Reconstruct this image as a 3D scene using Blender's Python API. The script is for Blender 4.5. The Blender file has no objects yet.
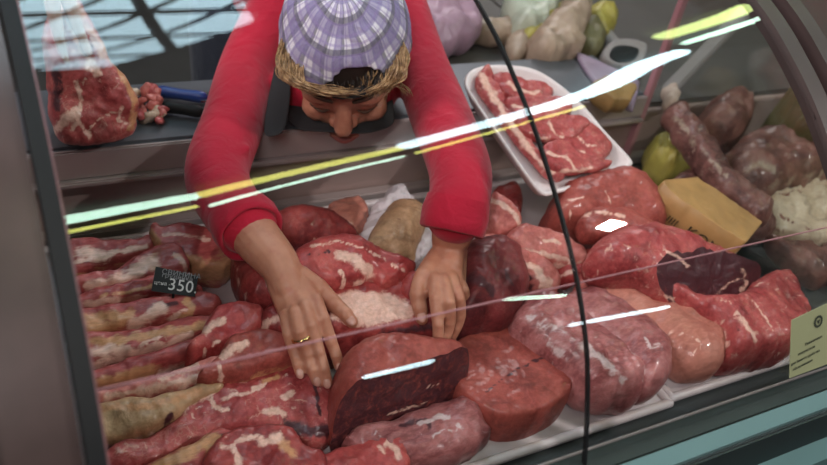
import bpy, bmesh, math, random
import numpy as np
from mathutils import Vector, Matrix, noise
from mathutils.geometry import delaunay_2d_cdt
random.seed(7)
SC = bpy.context.scene
COL = SC.collection

# ------------------------------------------------------------------ camera
FOC = 850.0
PIT = math.radians(35)
VX = (1587.0, -267.0)                      # vanishing point of the counter's length
ROLL = math.asin(FOC*math.tan(PIT)/math.hypot(*VX)) - math.atan2(267, 1587)
_X = np.array([VX[0], VX[1], FOC]); _X /= np.linalg.norm(_X)
_U = np.array([math.sin(ROLL)*math.cos(PIT), -math.cos(ROLL)*math.cos(PIT), -math.sin(PIT)])
_Y = np.cross(_X, _U); _Y = _Y if _Y[2] > 0 else -_Y
RC = np.stack([_X, _Y, _U])                # camera (x right, y down, z forward) -> world
CAM = np.array([0.0, 0.0, 0.72])           # the deck of the counter is z = 0, the floor z = -0.8
def ray(px, py): return RC @ np.array([px-413.5, py-232.5, FOC])
def at(px, py, z):
    d = ray(px, py); return Vector(CAM + (z-CAM[2])/d[2]*d)
def W(px, py, d): return Vector(CAM + ray(px, py)*(d/FOC))
def on_plane(px, py, o, n):
    d = ray(px, py); o = np.array(o); n = np.array(n)
    return Vector(CAM + ((o-CAM) @ n)/(d @ n)*d)
def pix(P):
    c = RC.T @ (np.array(P)-CAM); return 413.5+FOC*c[0]/c[2], 232.5+FOC*c[1]/c[2]

cam = bpy.data.cameras.new('camera'); camo = bpy.data.objects.new('camera', cam); COL.objects.link(camo)
M3 = np.stack([RC[:, 0], -RC[:, 1], -RC[:, 2]], axis=1)
camo.matrix_world = Matrix.Translation(Vector(CAM)) @ Matrix([list(r) for r in M3]).to_4x4()
cam.sensor_width = 36; cam.lens = FOC/827*36; cam.clip_start = 0.02
cam.dof.use_dof = True; cam.dof.focus_distance = 0.90; cam.dof.aperture_fstop = 5.6
SC.camera = camo

# ------------------------------------------------------------------ light
SC.view_settings.view_transform = 'Standard'; SC.view_settings.look = 'None'
SC.view_settings.exposure = 0.15; SC.view_settings.gamma = 1.0
SC.view_settings.use_curve_mapping = False
wd = bpy.data.worlds.new('world'); SC.world = wd; wd.use_nodes = True
wd.node_tree.nodes['Background'].inputs[0].default_value = (1.0, .93, .92, 1)
wd.node_tree.nodes['Background'].inputs[1].default_value = 0.03
def area(name, loc, target, size, power, col=(1, 1, 1)):
    l = bpy.data.lights.new(name, 'AREA'); l.shape = 'SQUARE'; l.size = size; l.energy = power; l.color = col
    o = bpy.data.objects.new(name, l); COL.objects.link(o); o.location = loc
    o.rotation_euler = (Vector(target)-Vector(loc)).to_track_quat('-Z', 'Y').to_euler(); return o
area('soft_light_left', (-1.5, 0.9, 1.75), (0.5, 0.75, 0), 1.1, 44, (1, .90, .88))  # added soft light from the left, no window stands there
area('rim_light_back', (1.7, 2.6, 1.85), (0.7, 0.7, 0), 0.9, 22, (1, .94, .93))  # added rim light from behind the butcher, not a known lamp
area('fill_light_aisle', (-.75, -.85, 1.8), (0.6, 0.75, 0), 0.7, 26, (1, .92, .90))  # added fill to brighten the counter's back wall, no lamp known here
area('hall_spot', (2.41, -.92, 2.2), (0.7, 0.6, 0), 0.085, 34, (1, .95, .92))

# ------------------------------------------------------------------ materials
MATS = {}
def nt(name):
    m = bpy.data.materials.new(name); m.use_nodes = True
    t = m.node_tree; return m, t, t.nodes['Principled BSDF']
def N(t, typ, **kw):
    n = t.nodes.new(typ)
    for k, v in kw.items():
        if k in n.inputs: n.inputs[k].default_value = v
        else: setattr(n, k, v)
    return n
def c4(c): return (c[0], c[1], c[2], 1)
def mixc(t, fac, a, b):
    n = t.nodes.new('ShaderNodeMix'); n.data_type = 'RGBA'
    for idx, v in ((0, fac), (6, a), (7, b)):
        if isinstance(v, (tuple, list)): n.inputs[idx].default_value = c4(v)
        elif isinstance(v, (int, float)): n.inputs[idx].default_value = v
        else: t.links.new(v, n.inputs[idx])
    return n.outputs[2]
def ramp(t, src, a, b):
    n = N(t, 'ShaderNodeMapRange'); n.interpolation_type = 'SMOOTHSTEP'
    n.inputs[1].default_value = a; n.inputs[2].default_value = b
    t.links.new(src, n.inputs[0]); return n.outputs[0]
def math_(t, op, a, b):
    n = t.nodes.new('ShaderNodeMath'); n.operation = op
    for i, v in enumerate((a, b)):
        if isinstance(v, (int, float)): n.inputs[i].default_value = v
        else: t.links.new(v, n.inputs[i])
    return n.outputs[0]
def noise_(t, scale, detail=4, rough=.6, vec=None, dist=0.0):
    n = N(t, 'ShaderNodeTexNoise'); n.inputs['Scale'].default_value = scale; n.inputs['Detail'].default_value = detail
    n.inputs['Roughness'].default_value = rough; n.inputs['Distortion'].default_value = dist
    if vec is not None: t.links.new(vec, n.inputs['Vector'])
    return n.outputs[0]
def bump(t, p, h, strength, dist=.002):
    b = N(t, 'ShaderNodeBump'); b.inputs['Strength'].default_value = strength; b.inputs['Distance'].default_value = dist
    t.links.new(h, b.inputs['Height']); t.links.new(b.outputs[0], p.inputs['Normal'])

def plain(name, col, rough=.5, metal=0., var=.12, scale=25, bmp=0., spec=.5, alpha=None):
    if name in MATS: return MATS[name]
    m, t, p = nt(name)
    g = N(t, 'ShaderNodeTexCoord').outputs['Object']
    ns = noise_(t, scale, 4, .6, g)
    dark = tuple(x*(1-var*2) for x in col); lite = tuple(min(1, x*(1+var)) for x in col)
    t.links.new(mixc(t, ns, dark, lite), p.inputs['Base Color'])
    p.inputs['Roughness'].default_value = rough; p.inputs['Metallic'].default_value = metal
    p.inputs['Specular IOR Level'].default_value = spec
    if bmp: bump(t, p, noise_(t, scale*6, 3, .6, g), bmp)
    MATS[name] = m; return m

FAT = (.76, .46, .37); RIND = (.56, .27, .135); DARK = (.075, .020, .026)
def meat_mat(name, c1, c2, marble=.0, rough=.42, stretch=(1, 1, 1), fat=FAT, rind=RIND, dark=DARK, rot=0.0):
    """muscle with grain, marbling and painted bands of fat, rind and dark red flesh (per-vertex pattern)"""
    m, t, p = nt(name)
    g = N(t, 'ShaderNodeTexCoord').outputs['Object']
    mp = N(t, 'ShaderNodeMapping'); mp.inputs['Scale'].default_value = stretch; mp.inputs['Rotation'].default_value = (0, 0, rot)
    t.links.new(g, mp.inputs[0]); v = mp.outputs[0]
    big = noise_(t, 22, 3, .55, v); fine = noise_(t, 190, 4, .7, v); mid = noise_(t, 70, 5, .65, v, .8)
    col = mixc(t, ramp(t, big, .3, .7), c1, c2)
    col = mixc(t, math_(t, 'MULTIPLY', ramp(t, fine, .35, .75), .35), col, tuple(min(1, x*1.7+.01) for x in c2))
    if marble > 0:
        mm = ramp(t, mid, .68-marble*.2, .80-marble*.2)
        col = mixc(t, math_(t, 'MULTIPLY', mm, .8), col, fat)
    vo = N(t, 'ShaderNodeTexVoronoi'); vo.feature = 'DISTANCE_TO_EDGE'; vo.inputs['Scale'].default_value = 46
    wv = N(t, 'ShaderNodeMix'); wv.data_type = 'VECTOR'; wv.inputs[0].default_value = .22
    nz = N(t, 'ShaderNodeTexNoise'); nz.inputs['Scale'].default_value = 40; nz.inputs['Detail'].default_value = 4; t.links.new(v, nz.inputs['Vector'])
    sc_ = N(t, 'ShaderNodeVectorMath'); sc_.operation = 'SCALE'; sc_.inputs['Scale'].default_value = .09; t.links.new(nz.outputs[1], sc_.inputs[0])
    ad_ = N(t, 'ShaderNodeVectorMath'); ad_.operation = 'ADD'; t.links.new(v, ad_.inputs[0]); t.links.new(sc_.outputs[0], ad_.inputs[1]); t.links.new(ad_.outputs[0], vo.inputs['Vector'])
    seam = ramp(t, vo.outputs['Distance'], .07, .012)
    col = mixc(t, math_(t, 'MULTIPLY', math_(t, 'MULTIPLY', seam, ramp(t, big, .42, .62)), .06+.8*marble), col, tuple(.45*a+.55*b for a, b in zip(fat, c2)))
    blot = ramp(t, noise_(t, 34, 4, .6, v, .6), .50, .72)
    col = mixc(t, math_(t, 'MULTIPLY', blot, .55), col, tuple(x*.42 for x in c1))
    rag = math_(t, 'MULTIPLY', math_(t, 'SUBTRACT', noise_(t, 110, 6, .75, v, .6), .5), 1.5)
    for nm, cc in (('dark', dark), ('rind', rind), ('fat', fat)):
        a = N(t, 'ShaderNodeAttribute'); a.attribute_name = nm
        s = math_(t, 'ADD', a.outputs['Fac'], math_(t, 'MULTIPLY', rag, math_(t, 'MINIMUM', math_(t, 'MULTIPLY', a.outputs['Fac'], 3), 1)))
        c_in = mixc(t, ramp(t, fine, .3, .7), tuple(x*.82 for x in cc), tuple(min(1, x*1.1) for x in cc))
        col = mixc(t, ramp(t, s, .24, .74), col, c_in)
    t.links.new(col, p.inputs['Base Color'])
    rr = N(t, 'ShaderNodeMapRange'); t.links.new(mid, rr.inputs[0])
    rr.inputs[3].default_value = rough-.10; rr.inputs[4].default_value = rough+.18
    t.links.new(rr.outputs[0], p.inputs['Roughness'])
    p.inputs['Specular IOR Level'].default_value = .32
    p.inputs['Coat Weight'].default_value = .22; p.inputs['Coat Roughness'].default_value = .12
    bump(t, p, math_(t, 'ADD', mid, math_(t, 'MULTIPLY', fine, .4)), .55, .0022)
    MATS[name] = m; return m
meat_mat('beef', (.19, .020, .022), (.36, .052, .046), .12)
meat_mat('beef_bright', (.29, .028, .031), (.46, .080, .072), .18)
meat_mat('beef_marbled', (.25, .026, .030), (.45, .09, .085), .50)
meat_mat('beef_dark', (.085, .012, .016), (.19, .028, .030), .05)
meat_mat('beef_round', (.22, .036, .029), (.37, .080, .062), .0, .5)
meat_mat('pork', (.40, .085, .075), (.60, .20, .17), .25)
meat_mat('pork_strip', (.27, .034, .036), (.46, .095, .088), .30, stretch=(.45, 1.6, 1.2))
meat_mat('pork_smooth', (.36, .115, .085), (.50, .20, .15), .05, stretch=(.5, 1.3, 1), rot=.9)
meat_mat('shank', (.18, .038, .040), (.42, .155, .15), .30, .3, stretch=(.6, 1.4, 1), rot=.9, fat=(.62, .46, .45))
meat_mat('brown_meat', (.06, .022, .020), (.23, .095, .08), .45, fat=(.36, .26, .20))
meat_mat('pale_fat', (.46, .33, .24), (.62, .48, .37), .0, dark=(.2, .06, .05))
meat_mat('skin_rind', (.36, .20, .105), (.50, .30, .17), .0, .45)
plain('steel', (.46, .39, .38), .34, .45, .10, 8)
plain('steel_wall', (.38, .27, .245), .42, .25, .10, 6)
plain('worktop_steel', (.14, .15, .17), .35, .5, .1, 12)
plain('counter_brown', (.085, .074, .068), .55, 0, .2, 9)
plain('dark_metal', (.012, .018, .018), .35, .3)
plain('teal_metal', (.115, .215, .22), .42, .2, .06, 10)
plain('front_dark', (.018, .028, .030), .4, .1)
plain('grey_plastic', (.25, .222, .215), .55, 0, .08, 6)
plain('trim_grey', (.27, .24, .233), .5, 0, .1, 6)
plain('brown_panel', (.055, .038, .036), .5, 0, .2, 10)
plain('end_reflection', (.075, .048, .045), .35, 0, .3, 14)  # brown reflection of the meat put into the colour
plain('pink_edge', (.42, .20, .22), .35)
plain('white_tray', (.70, .61, .62), .40, 0, .06, 40)
plain('white_foam', (.80, .70, .70), .5, 0, .04, 40)
plain('paper', (.70, .63, .66), .75, 0, .10, 30, .5)
plain('deck_grey', (.06, .065, .068), .5, .2, .15, 60)
plain('rail_grey', (.020, .030, .028), .55, .0, spec=.3)
plain('black_card', (.012, .016, .020), .45)
plain('chalk', (.75, .75, .75), .7)
plain('grey_mark', (.30, .30, .32), .7)
plain('sticker', (.29, .30, .17), .55, 0, .06, 20)
plain('sticker_ink', (.02, .025, .018), .6)
plain('yellow_pack', (.56, .31, .12), .4, 0, .28, 22)
plain('pack_ink', (.05, .03, .015), .6)
plain('yellow_bag', (.44, .36, .08), .35, 0, .4, 30, .6)
plain('clear_bag', (.45, .47, .38), .3, 0, .2, 40, .4)
plain('olive', (.14, .12, .05), .5, 0, .25, 30)
plain('purple_fat', (.42, .25, .33), .45, 0, .3, 28, .4)
plain('chicken_skin', (.42, .30, .22), .45, 0, .3, 25, .4)
plain('lilac', (.27, .20, .27), .5, 0, .1, 20)
plain('orange_block', (.34, .20, .07), .5, 0, .3, 20)
plain('bone', (.62, .45, .38), .5, 0, .2, 60, .4)
plain('blue_handle', (.02, .05, .22), .35)
plain('blade', (.45, .45, .46), .22, .9)
plain('black_plastic', (.008, .009, .010), .6, spec=.25)
def skin_mat():
    m, t, p = nt('skin'); g = N(t, 'ShaderNodeTexCoord').outputs['Object']
    col = mixc(t, ramp(t, noise_(t, 28, 4, .6, g), .3, .7), (.42, .165, .100), (.56, .255, .165))
    col = mixc(t, math_(t, 'MULTIPLY', ramp(t, noise_(t, 70, 4, .6, g), .52, .75), .5), col, (.42, .12, .085))
    t.links.new(col, p.inputs['Base Color']); p.inputs['Roughness'].default_value = .46
    p.inputs['Subsurface Weight'].default_value = .12; p.inputs['Subsurface Radius'].default_value = (.012, .005, .003); p.inputs['Subsurface Scale'].default_value = 1
    bump(t, p, noise_(t, 420, 4, .65, g), .25, .0012); MATS['skin'] = m
skin_mat()
plain('nail', (.58, .30, .24), .3)
plain('gold', (.75, .50, .22), .22, 1, .02)
plain('lip', (.35, .10, .085), .45)
plain('brow', (.10, .05, .03), .8)
plain('apron', (.010, .009, .011), .8, 0, .2, 60, .3)
plain('concrete', (.05, .047, .045), .8, 0, .2, 5)
plain('wall_paint', (.022, .020, .020), .8, 0, .1, 3)
plain('ceiling_paint', (.05, .047, .045), .9, 0, .1, 3)
def cloth(name, col, var=.25, sc=300):
    m, t, p = nt(name); g = N(t, 'ShaderNodeTexCoord').outputs['Object']
    a = noise_(t, sc, 3, .6, g); b = noise_(t, 14, 3, .5, g)
    t.links.new(mixc(t, b, tuple(x*(1-var) for x in col), col), p.inputs['Base Color'])
    p.inputs['Roughness'].default_value = .85; p.inputs['Specular IOR Level'].default_value = .2
    p.inputs['Sheen Weight'].default_value = .15
    mp = N(t, 'ShaderNodeMapping'); mp.inputs['Scale'].default_value = (1, 1, 1); t.links.new(g, mp.inputs[0])
    w = noise_(t, 30, 3, .5, g, .6)
    bump(t, p, math_(t, 'ADD', math_(t, 'MULTIPLY', a, .08), w), .55, .008)
    MATS[name] = m
cloth('red_knit', (.54, .012, .042), .4)
cloth('trouser', (.02, .025, .04))
def plaid():
    m, t, p = nt('plaid'); g = N(t, 'ShaderNodeUVMap').outputs[0]
    sp = N(t, 'ShaderNodeSeparateXYZ'); t.links.new(g, sp.inputs[0])
    def stripe(o, k, ph, lo, hi):
        s = math_(t, 'SINE', math_(t, 'ADD', math_(t, 'MULTIPLY', o, k), ph), 0)
        return ramp(t, s, lo, hi)
    col = (.80, .76, .84)
    for o in (sp.outputs[0], sp.outputs[1]):
        col = mixc(t, math_(t, 'MULTIPLY', stripe(o, 185, 0, .0, .3), .62), col, (.16, .12, .34))
        col = mixc(t, math_(t, 'MULTIPLY', stripe(o, 185, 1.9, .70, .85), .72), col, (.015, .015, .04))
        col = mixc(t, math_(t, 'MULTIPLY', stripe(o, 555, .7, .5, .9), .5), col, (.26, .18, .44))
    wv = math_(t, 'ADD', noise_(t, 260, 3, .6, g), 0)
    col = mixc(t, math_(t, 'MULTIPLY', wv, .3), col, (.66, .60, .70))
    t.links.new(col, p.inputs['Base Color']); p.inputs['Roughness'].default_value = .85
    p.inputs['Specular IOR Level'].default_value = .2
    bump(t, p, noise_(t, 60, 3, .5, g, .5), .5, .006)
    MATS['plaid'] = m
plaid()
def hair_mat():
    m, t, p = nt('hair'); g = N(t, 'ShaderNodeTexCoord').outputs['Object']
    t.links.new(mixc(t, ramp(t, noise_(t, 120, 3, .6, g), .3, .7), (.15, .07, .028), (.48, .29, .14)), p.inputs['Base Color'])
    p.inputs['Roughness'].default_value = .42; MATS['hair'] = m
hair_mat()
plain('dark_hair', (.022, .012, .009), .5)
def glass_mat(name, tint=(.93, .96, .95)):
    m = bpy.data.materials.new(name); m.use_nodes = True; t = m.node_tree; t.nodes.clear()
    o = t.nodes.new('ShaderNodeOutputMaterial'); mx = t.nodes.new('ShaderNodeMixShader')
    tr = t.nodes.new('ShaderNodeBsdfTransparent'); tr.inputs[0].default_value = c4(tint)
    gl = t.nodes.new('ShaderNodeBsdfGlossy'); gl.inputs['Roughness'].default_value = 0.012
    fr = t.nodes.new('ShaderNodeFresnel'); fr.inputs[0].default_value = 1.5
    ge = t.nodes.new('ShaderNodeNewGeometry'); mr = t.nodes.new('ShaderNodeMapRange')      # both faces of the pane see the same index
    mr.inputs[3].default_value = 1.5; mr.inputs[4].default_value = 1/1.5
    t.links.new(ge.outputs['Backfacing'], mr.inputs[0]); t.links.new(mr.outputs[0], fr.inputs[0])
    t.links.new(fr.outputs[0], mx.inputs[0]); t.links.new(tr.outputs[0], mx.inputs[1]); t.links.new(gl.outputs[0], mx.inputs[2])
    t.links.new(mx.outputs[0], o.inputs[0]); MATS[name] = m
glass_mat('glass', (.985, .99, .99)); glass_mat('glass_partition', (.90, .92, .90))
def emit(name, col, s):
    m = bpy.data.materials.new(name); m.use_nodes = True; t = m.node_tree; t.nodes.clear()
    o = t.nodes.new('ShaderNodeOutputMaterial'); e = t.nodes.new('ShaderNodeEmission')
    e.inputs[0].default_value = c4(col); e.inputs[1].default_value = s; t.links.new(e.outputs[0], o.inputs[0]); MATS[name] = m
emit('sky_pane', (.62, .88, 1.0), 7.0)
emit('tube_white', (.66, .92, 1.0), 16); emit('tube_green', (.68, .85, .28), 9); emit('tube_yellow', (.95, .95, .22), 9)
emit('tube_mint', (.66, 1.0, .80), 14)

# ------------------------------------------------------------------ object helpers
def link(name, me, mat=None, parent=None):
    o = bpy.data.objects.new(name, me); COL.objects.link(o)
    if mat: me.materials.append(MATS[mat])
    if parent: o.parent = parent
    return o
def tag(o, label=None, cat=None, group=None, kind=None):
    if label: o['label'] = label
    if cat: o['category'] = cat
    if group: o['group'] = group
    if kind: o['kind'] = kind
    return o
def empty(name, label, cat, loc=(0, 0, 0), group=None):
    o = bpy.data.objects.new(name, None); COL.objects.link(o); o.empty_display_size = .05
    o.location = loc; return tag(o, label, cat, group)
def child(o, parent):
    """parent with the child's world place kept (parents are only ever translated)"""
    o.parent = parent; o.location = Vector(o.location)-Vector(parent.location); return o
def frommesh(name, bm, mat=None, parent=None, smooth=True):
    me = bpy.data.meshes.new(name); bm.normal_update()
    bmesh.ops.recalc_face_normals(bm, faces=bm.faces)
    bm.to_mesh(me); bm.free()
    if smooth:
        for f in me.polygons: f.use_smooth = True
    o = link(name, me, mat)
    c = Vector((0, 0, 0))
    if len(me.vertices):
        a = np.empty(len(me.vertices)*3); me.vertices.foreach_get('co', a); a = a.reshape(-1, 3)
        c = Vector(((a[:, 0].min()+a[:, 0].max())/2, (a[:, 1].min()+a[:, 1].max())/2, a[:, 2].min()))
        me.transform(Matrix.Translation(-c)); o.location = c
    if parent: child(o, parent)
    return o
def box(bm, lo, hi, bev=0.0):
    r = bmesh.ops.create_cube(bm, size=1)
    lo, hi = Vector(lo), Vector(hi)
    bmesh.ops.scale(bm, vec=hi-lo, verts=r['verts']); bmesh.ops.translate(bm, vec=(lo+hi)/2, verts=r['verts'])
    if bev: bmesh.ops.bevel(bm, geom=list({e for v in r['verts'] for e in v.link_edges}), offset=bev, segments=2, affect='EDGES')
def boxo(name, lo, hi, mat, parent=None, bev=.002, smooth=False):
    bm = bmesh.new(); box(bm, lo, hi, bev); return frommesh(name, bm, mat, parent, smooth)
def crom(P, n):
    P = [np.array(p, float) for p in P]; out = []
    for i in range(len(P)-1):
        p0 = P[max(i-1, 0)]; p1 = P[i]; p2 = P[i+1]; p3 = P[min(i+2, len(P)-1)]
        for k in range(n):
            s = k/n
            out.append(.5*(2*p1+(-p0+p2)*s+(2*p0-5*p1+4*p2-p3)*s*s+(-p0+3*p1-3*p2+p3)*s**3))
    return out+[P[-1]]
def tube(bm, pts, rad, n=14, sub=6, caps=True, flat=1.0, up=None):
    """tapered tube along a smooth path with rounded ends; flat<1 squeezes it along the second axis"""
    pr = [np.append(np.array(p, float), r) for p, r in zip(pts, rad)]
    Q = crom(pr, sub) if sub > 1 else pr
    if caps:
        a, b = Q[0], Q[-1]; d0 = (Q[1]-Q[0])[:3]; d0 /= np.linalg.norm(d0)+1e-9; d1 = (Q[-1]-Q[-2])[:3]; d1 /= np.linalg.norm(d1)+1e-9
        pre = [np.append(a[:3]-d0*a[3]*math.sin(x), a[3]*math.cos(x)) for x in (1.5, 1.1, .7, .35)]
        post = [np.append(b[:3]+d1*b[3]*math.sin(x), b[3]*math.cos(x)) for x in (.35, .7, 1.1, 1.5)]
        Q = pre+list(Q)+post
    T = [Vector((Q[min(i+1, len(Q)-1)]-Q[max(i-1, 0)])[:3]).normalized() for i in range(len(Q))]
    u = Vector(up) if up is not None else T[0].orthogonal()
    rings = []
    for q, tt in zip(Q, T):
        u = (u-tt*u.dot(tt)).normalized(); v = tt.cross(u)
        rings.append([bm.verts.new(Vector(q[:3])+(u*math.cos(2*math.pi*k/n)*flat+v*math.sin(2*math.pi*k/n))*q[3]) for k in range(n)])
    for a, b in zip(rings, rings[1:]):
        for k in range(n): bm.faces.new((a[k], a[(k+1) % n], b[(k+1) % n], b[k]))
    bm.faces.new(rings[0][::-1]); bm.faces.new(rings[-1])
def ell(bm, c, ax, r, seg=3):
    """ellipsoid at c with axes matrix columns ax and radii r"""
    g = bmesh.ops.create_icosphere(bm, subdivisions=seg, radius=1)
    m = Matrix.Translation(Vector(c)) @ Matrix([[ax[j][i] for j in range(3)] for i in range(3)]).to_4x4() @ Matrix.Diagonal((r[0], r[1], r[2], 1))
    bmesh.ops.transform(bm, matrix=m, verts=g['verts'])
def remeshed(name, bm, voxel, mat, parent=None, smooth=6, fac=.5):
    me = bpy.data.meshes.new('tmp'); bm.to_mesh(me); bm.free()
    o = bpy.data.objects.new('tmp', me); COL.objects.link(o)
    r = o.modifiers.new('r', 'REMESH'); r.mode = 'VOXEL'; r.voxel_size = voxel
    if smooth:
        s = o.modifiers.new('s', 'SMOOTH'); s.iterations = smooth; s.factor = fac
    dg = bpy.context.evaluated_depsgraph_get()
    me2 = bpy.data.meshes.new_from_object(o.evaluated_get(dg)); bpy.data.objects.remove(o); bpy.data.meshes.remove(me)
    b2 = bmesh.new(); b2.from_mesh(me2); bpy.data.meshes.remove(me2)
    return frommesh(name, b2, mat, parent)

def sd_poly(px, P):
    """distance from points px to closed polyline P, and inside flags"""
    A = P; B = np.roll(P, -1, 0); d = np.full(len(px), 1e9); ins = np.zeros(len(px), bool)
    for a, b in zip(A, B):
        ab = b-a; t = np.clip(((px-a) @ ab)/(ab @ ab+1e-12), 0, 1)
        d = np.minimum(d, np.linalg.norm(px-(a+t[:, None]*ab), axis=1))
        c = ((a[1] > px[:, 1]) != (b[1] > px[:, 1]))
        with np.errstate(divide='ignore', invalid='ignore'):
            ins ^= c & (px[:, 0] < (b[0]-a[0])*(px[:, 1]-a[1])/(b[1]-a[1])+a[0])
    return d, ins
def sd_line(px, P):
    P = np.array(P, float); d = np.full(len(px), 1e9)
    if len(P) == 1: return np.linalg.norm(px-P[0], axis=1)
    for a, b in zip(P[:-1], P[1:]):
        ab = b-a; t = np.clip(((px-a) @ ab)/(ab @ ab+1e-12), 0, 1)
        d = np.minimum(d, np.linalg.norm(px-(a+t[:, None]*ab), axis=1))
    return d
def resample(P, n):
    P = np.vstack([P, P[:1]]); L = np.r_[0, np.cumsum(np.linalg.norm(np.diff(P, axis=0), axis=1))]
    s = np.linspace(0, L[-1], n, endpoint=False)
    return np.stack([np.interp(s, L, P[:, k]) for k in range(2)], 1)

def slab_mesh(name, outline, o, n, T, r, p=2.4, strokes=(), step=.0028, rough=.0014, lump=.0055, seed=0, pb=None, cut=None, cutdark=1.0):
    """a cushion-shaped solid whose outline (seen from the stall's front) lies in the plane o,n; T thick, edge radius r"""
    n = Vector(n).normalized(); o = Vector(o)
    u = Vector((1, 0, 0)); u = (u-n*u.dot(n)).normalized(); v = n.cross(u)
    pts = []
    for q in outline:
        P = on_plane(q[0], q[1], o, n)-o; pts.append((P.dot(u), P.dot(v)))
    cl = [pts[-1]]+pts+pts[:2]
    sm = crom(cl, 5)[5:-5]; P = np.array(sm)[:-1]
    per = np.linalg.norm(np.diff(np.vstack([P, P[:1]]), axis=0), axis=1).sum()
    nb = max(24, int(per/step)); P = resample(P, nb)
    if rough > 0:
        cP = P.mean(0); tg_ = np.roll(P, -1, 0)-np.roll(P, 1, 0); tg_ /= np.linalg.norm(tg_, axis=1)[:, None]+1e-9
        P = P+np.stack([tg_[:, 1], -tg_[:, 0]], 1)*np.array([noise.noise(Vector((q[0]*45, q[1]*45, seed*2.3)))*lump*.55+noise.noise(Vector((q[0]*140, q[1]*140, seed)))*rough*.9 for q in P])[:, None]
    lo, hi = P.min(0), P.max(0)
    xs = np.arange(lo[0], hi[0], step); ys = np.arange(lo[1], hi[1], step)
    G = np.stack(np.meshgrid(xs, ys), -1).reshape(-1, 2); G[::2] += step*.02
    nx = np.roll(P, -1, 0)-np.roll(P, 1, 0); nx /= np.linalg.norm(nx, axis=1)[:, None]+1e-9
    a2 = (P[:, 0]*np.roll(P[:, 1], -1)-np.roll(P[:, 0], -1)*P[:, 1]).sum()
    nin = np.stack([-nx[:, 1], nx[:, 0]], 1)*(1 if a2 > 0 else -1)
    rings = []
    for f in (.03, .12, .3, .58):
        if f*r > .25*step: rings.append(P+nin*f*r)
    R = np.vstack(rings) if rings else np.zeros((0, 2))
    dR, iR = sd_poly(R, P); tgt = np.concatenate([np.full(nb, f*r) for f in (.03, .12, .3, .58) if f*r > .25*step]) if rings else np.zeros(0)
    R = R[iR & (dR > .85*tgt)] if len(R) else R
    dG, iG = sd_poly(G, P)
    G = G[iG & (dG > max(.62*r, .6*step))]
    I = np.vstack([R, G]) if len(R) else G
    dI = sd_poly(I, P)[0] if len(I) else np.zeros(0)
    V = [Vector(q) for q in np.vstack([P, I])]
    E = [(k, (k+1) % nb) for k in range(nb)]
    ov, oe, of, *_ = delaunay_2d_cdt(V, E, [], 1, 1e-7)
    Q = np.array([[q.x, q.y] for q in ov]); d, ins = sd_poly(Q, P)
    onb = d < 1e-5
    s = np.clip(d/r, 0, 1); h = (1-(1-s)**p)**(1/p); h[onb] = 0
    rmax = d.max(); dome = np.clip((d-r)/max(rmax-r, 1e-6), 0, 1)
    pb = pb or p; hb = (1-(1-s)**pb)**(1/pb); hb[onb] = 0
    me = bpy.data.meshes.new(name)
    top = []; bot = []; co = []
    for k, q in enumerate(Q):
        b = o+u*q[0]+v*q[1]
        w = Vector((q[0]*28+seed*7.3, q[1]*28, seed*3.1)); w2 = Vector((q[0]*110, q[1]*110+seed, seed*1.7))
        hk = .25+.75*h[k]; w3 = Vector((q[0]*260, q[1]*150, seed))
        if onb[k]: hk = 0
        l = (noise.noise(w)*lump+(.5-abs(noise.noise(w*1.9+Vector((5, 3, 1)))))*lump*.7+noise.noise(w2)*rough*1.3+noise.noise(w3)*rough*.6)*hk
        top.append(len(co)); co.append(b+n*(h[k]*T/2+l))
        if onb[k]: bot.append(top[-1])
        else: bot.append(len(co)); co.append(b-n*(hb[k]*T/2))
    faces = [tuple(top[i] for i in f) for f in of]+[tuple(bot[i] for i in f[::-1]) for f in of]
    capn = 0
    if cut is not None:
        bm = bmesh.new(); vs = [bm.verts.new(x) for x in co]
        for f in faces:
            try: bm.faces.new([vs[i] for i in f])
            except ValueError: pass
        bmesh.ops.bisect_plane(bm, geom=bm.verts[:]+bm.edges[:]+bm.faces[:], plane_co=cut[0], plane_no=cut[1], clear_outer=True)
        be = [e for e in bm.edges if len(e.link_faces) == 1]
        loop = []; adj = {}
        for e in be:
            for a, b in ((e.verts[0], e.verts[1]), (e.verts[1], e.verts[0])): adj.setdefault(a, []).append(b)
        cur = be[0].verts[0]; prev = None
        while cur is not None and cur not in loop:
            loop.append(cur); nx_ = [x for x in adj[cur] if x is not prev and x not in loop]; prev = cur; cur = nx_[0] if nx_ else None
        bm.verts.index_update(); co = [v.co.copy() for v in bm.verts]; faces = [tuple(v.index for v in f.verts) for f in bm.faces]
        L = [v.co.copy() for v in loop]; bm.free(); capn = len(co); cc = sum(L, Vector())/len(L); nn = Vector(cut[1]).normalized(); K = 14
        for i in range(K+1):
            for k, x in enumerate(L):
                t_ = i/K; q = x.lerp(cc, t_)
                bul = nn*(.004*(1-(1-t_)**2)+noise.noise(q*55)*.003*min(1, t_*3)+noise.noise(q*160)*.0012*min(1, t_*3))
                co.append(q+bul)
        m_ = len(L)
        for i in range(K):
            for k in range(m_):
                faces.append((capn+i*m_+k, capn+i*m_+(k+1) % m_, capn+(i+1)*m_+(k+1) % m_, capn+(i+1)*m_+k))
    c = Vector(np.mean([[x.x, x.y, x.z] for x in co], 0)); c.z = min(x.z for x in co)
    me.from_pydata([x-c for x in co], [], faces); me.validate()
    if capn:
        b2 = bmesh.new(); b2.from_mesh(me); bmesh.ops.recalc_face_normals(b2, faces=b2.faces); b2.to_mesh(me); b2.free()
    for f in me.polygons: f.use_smooth = True
    PX = np.array([pix(x) for x in co])
    sw_ = seed*5.1
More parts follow.
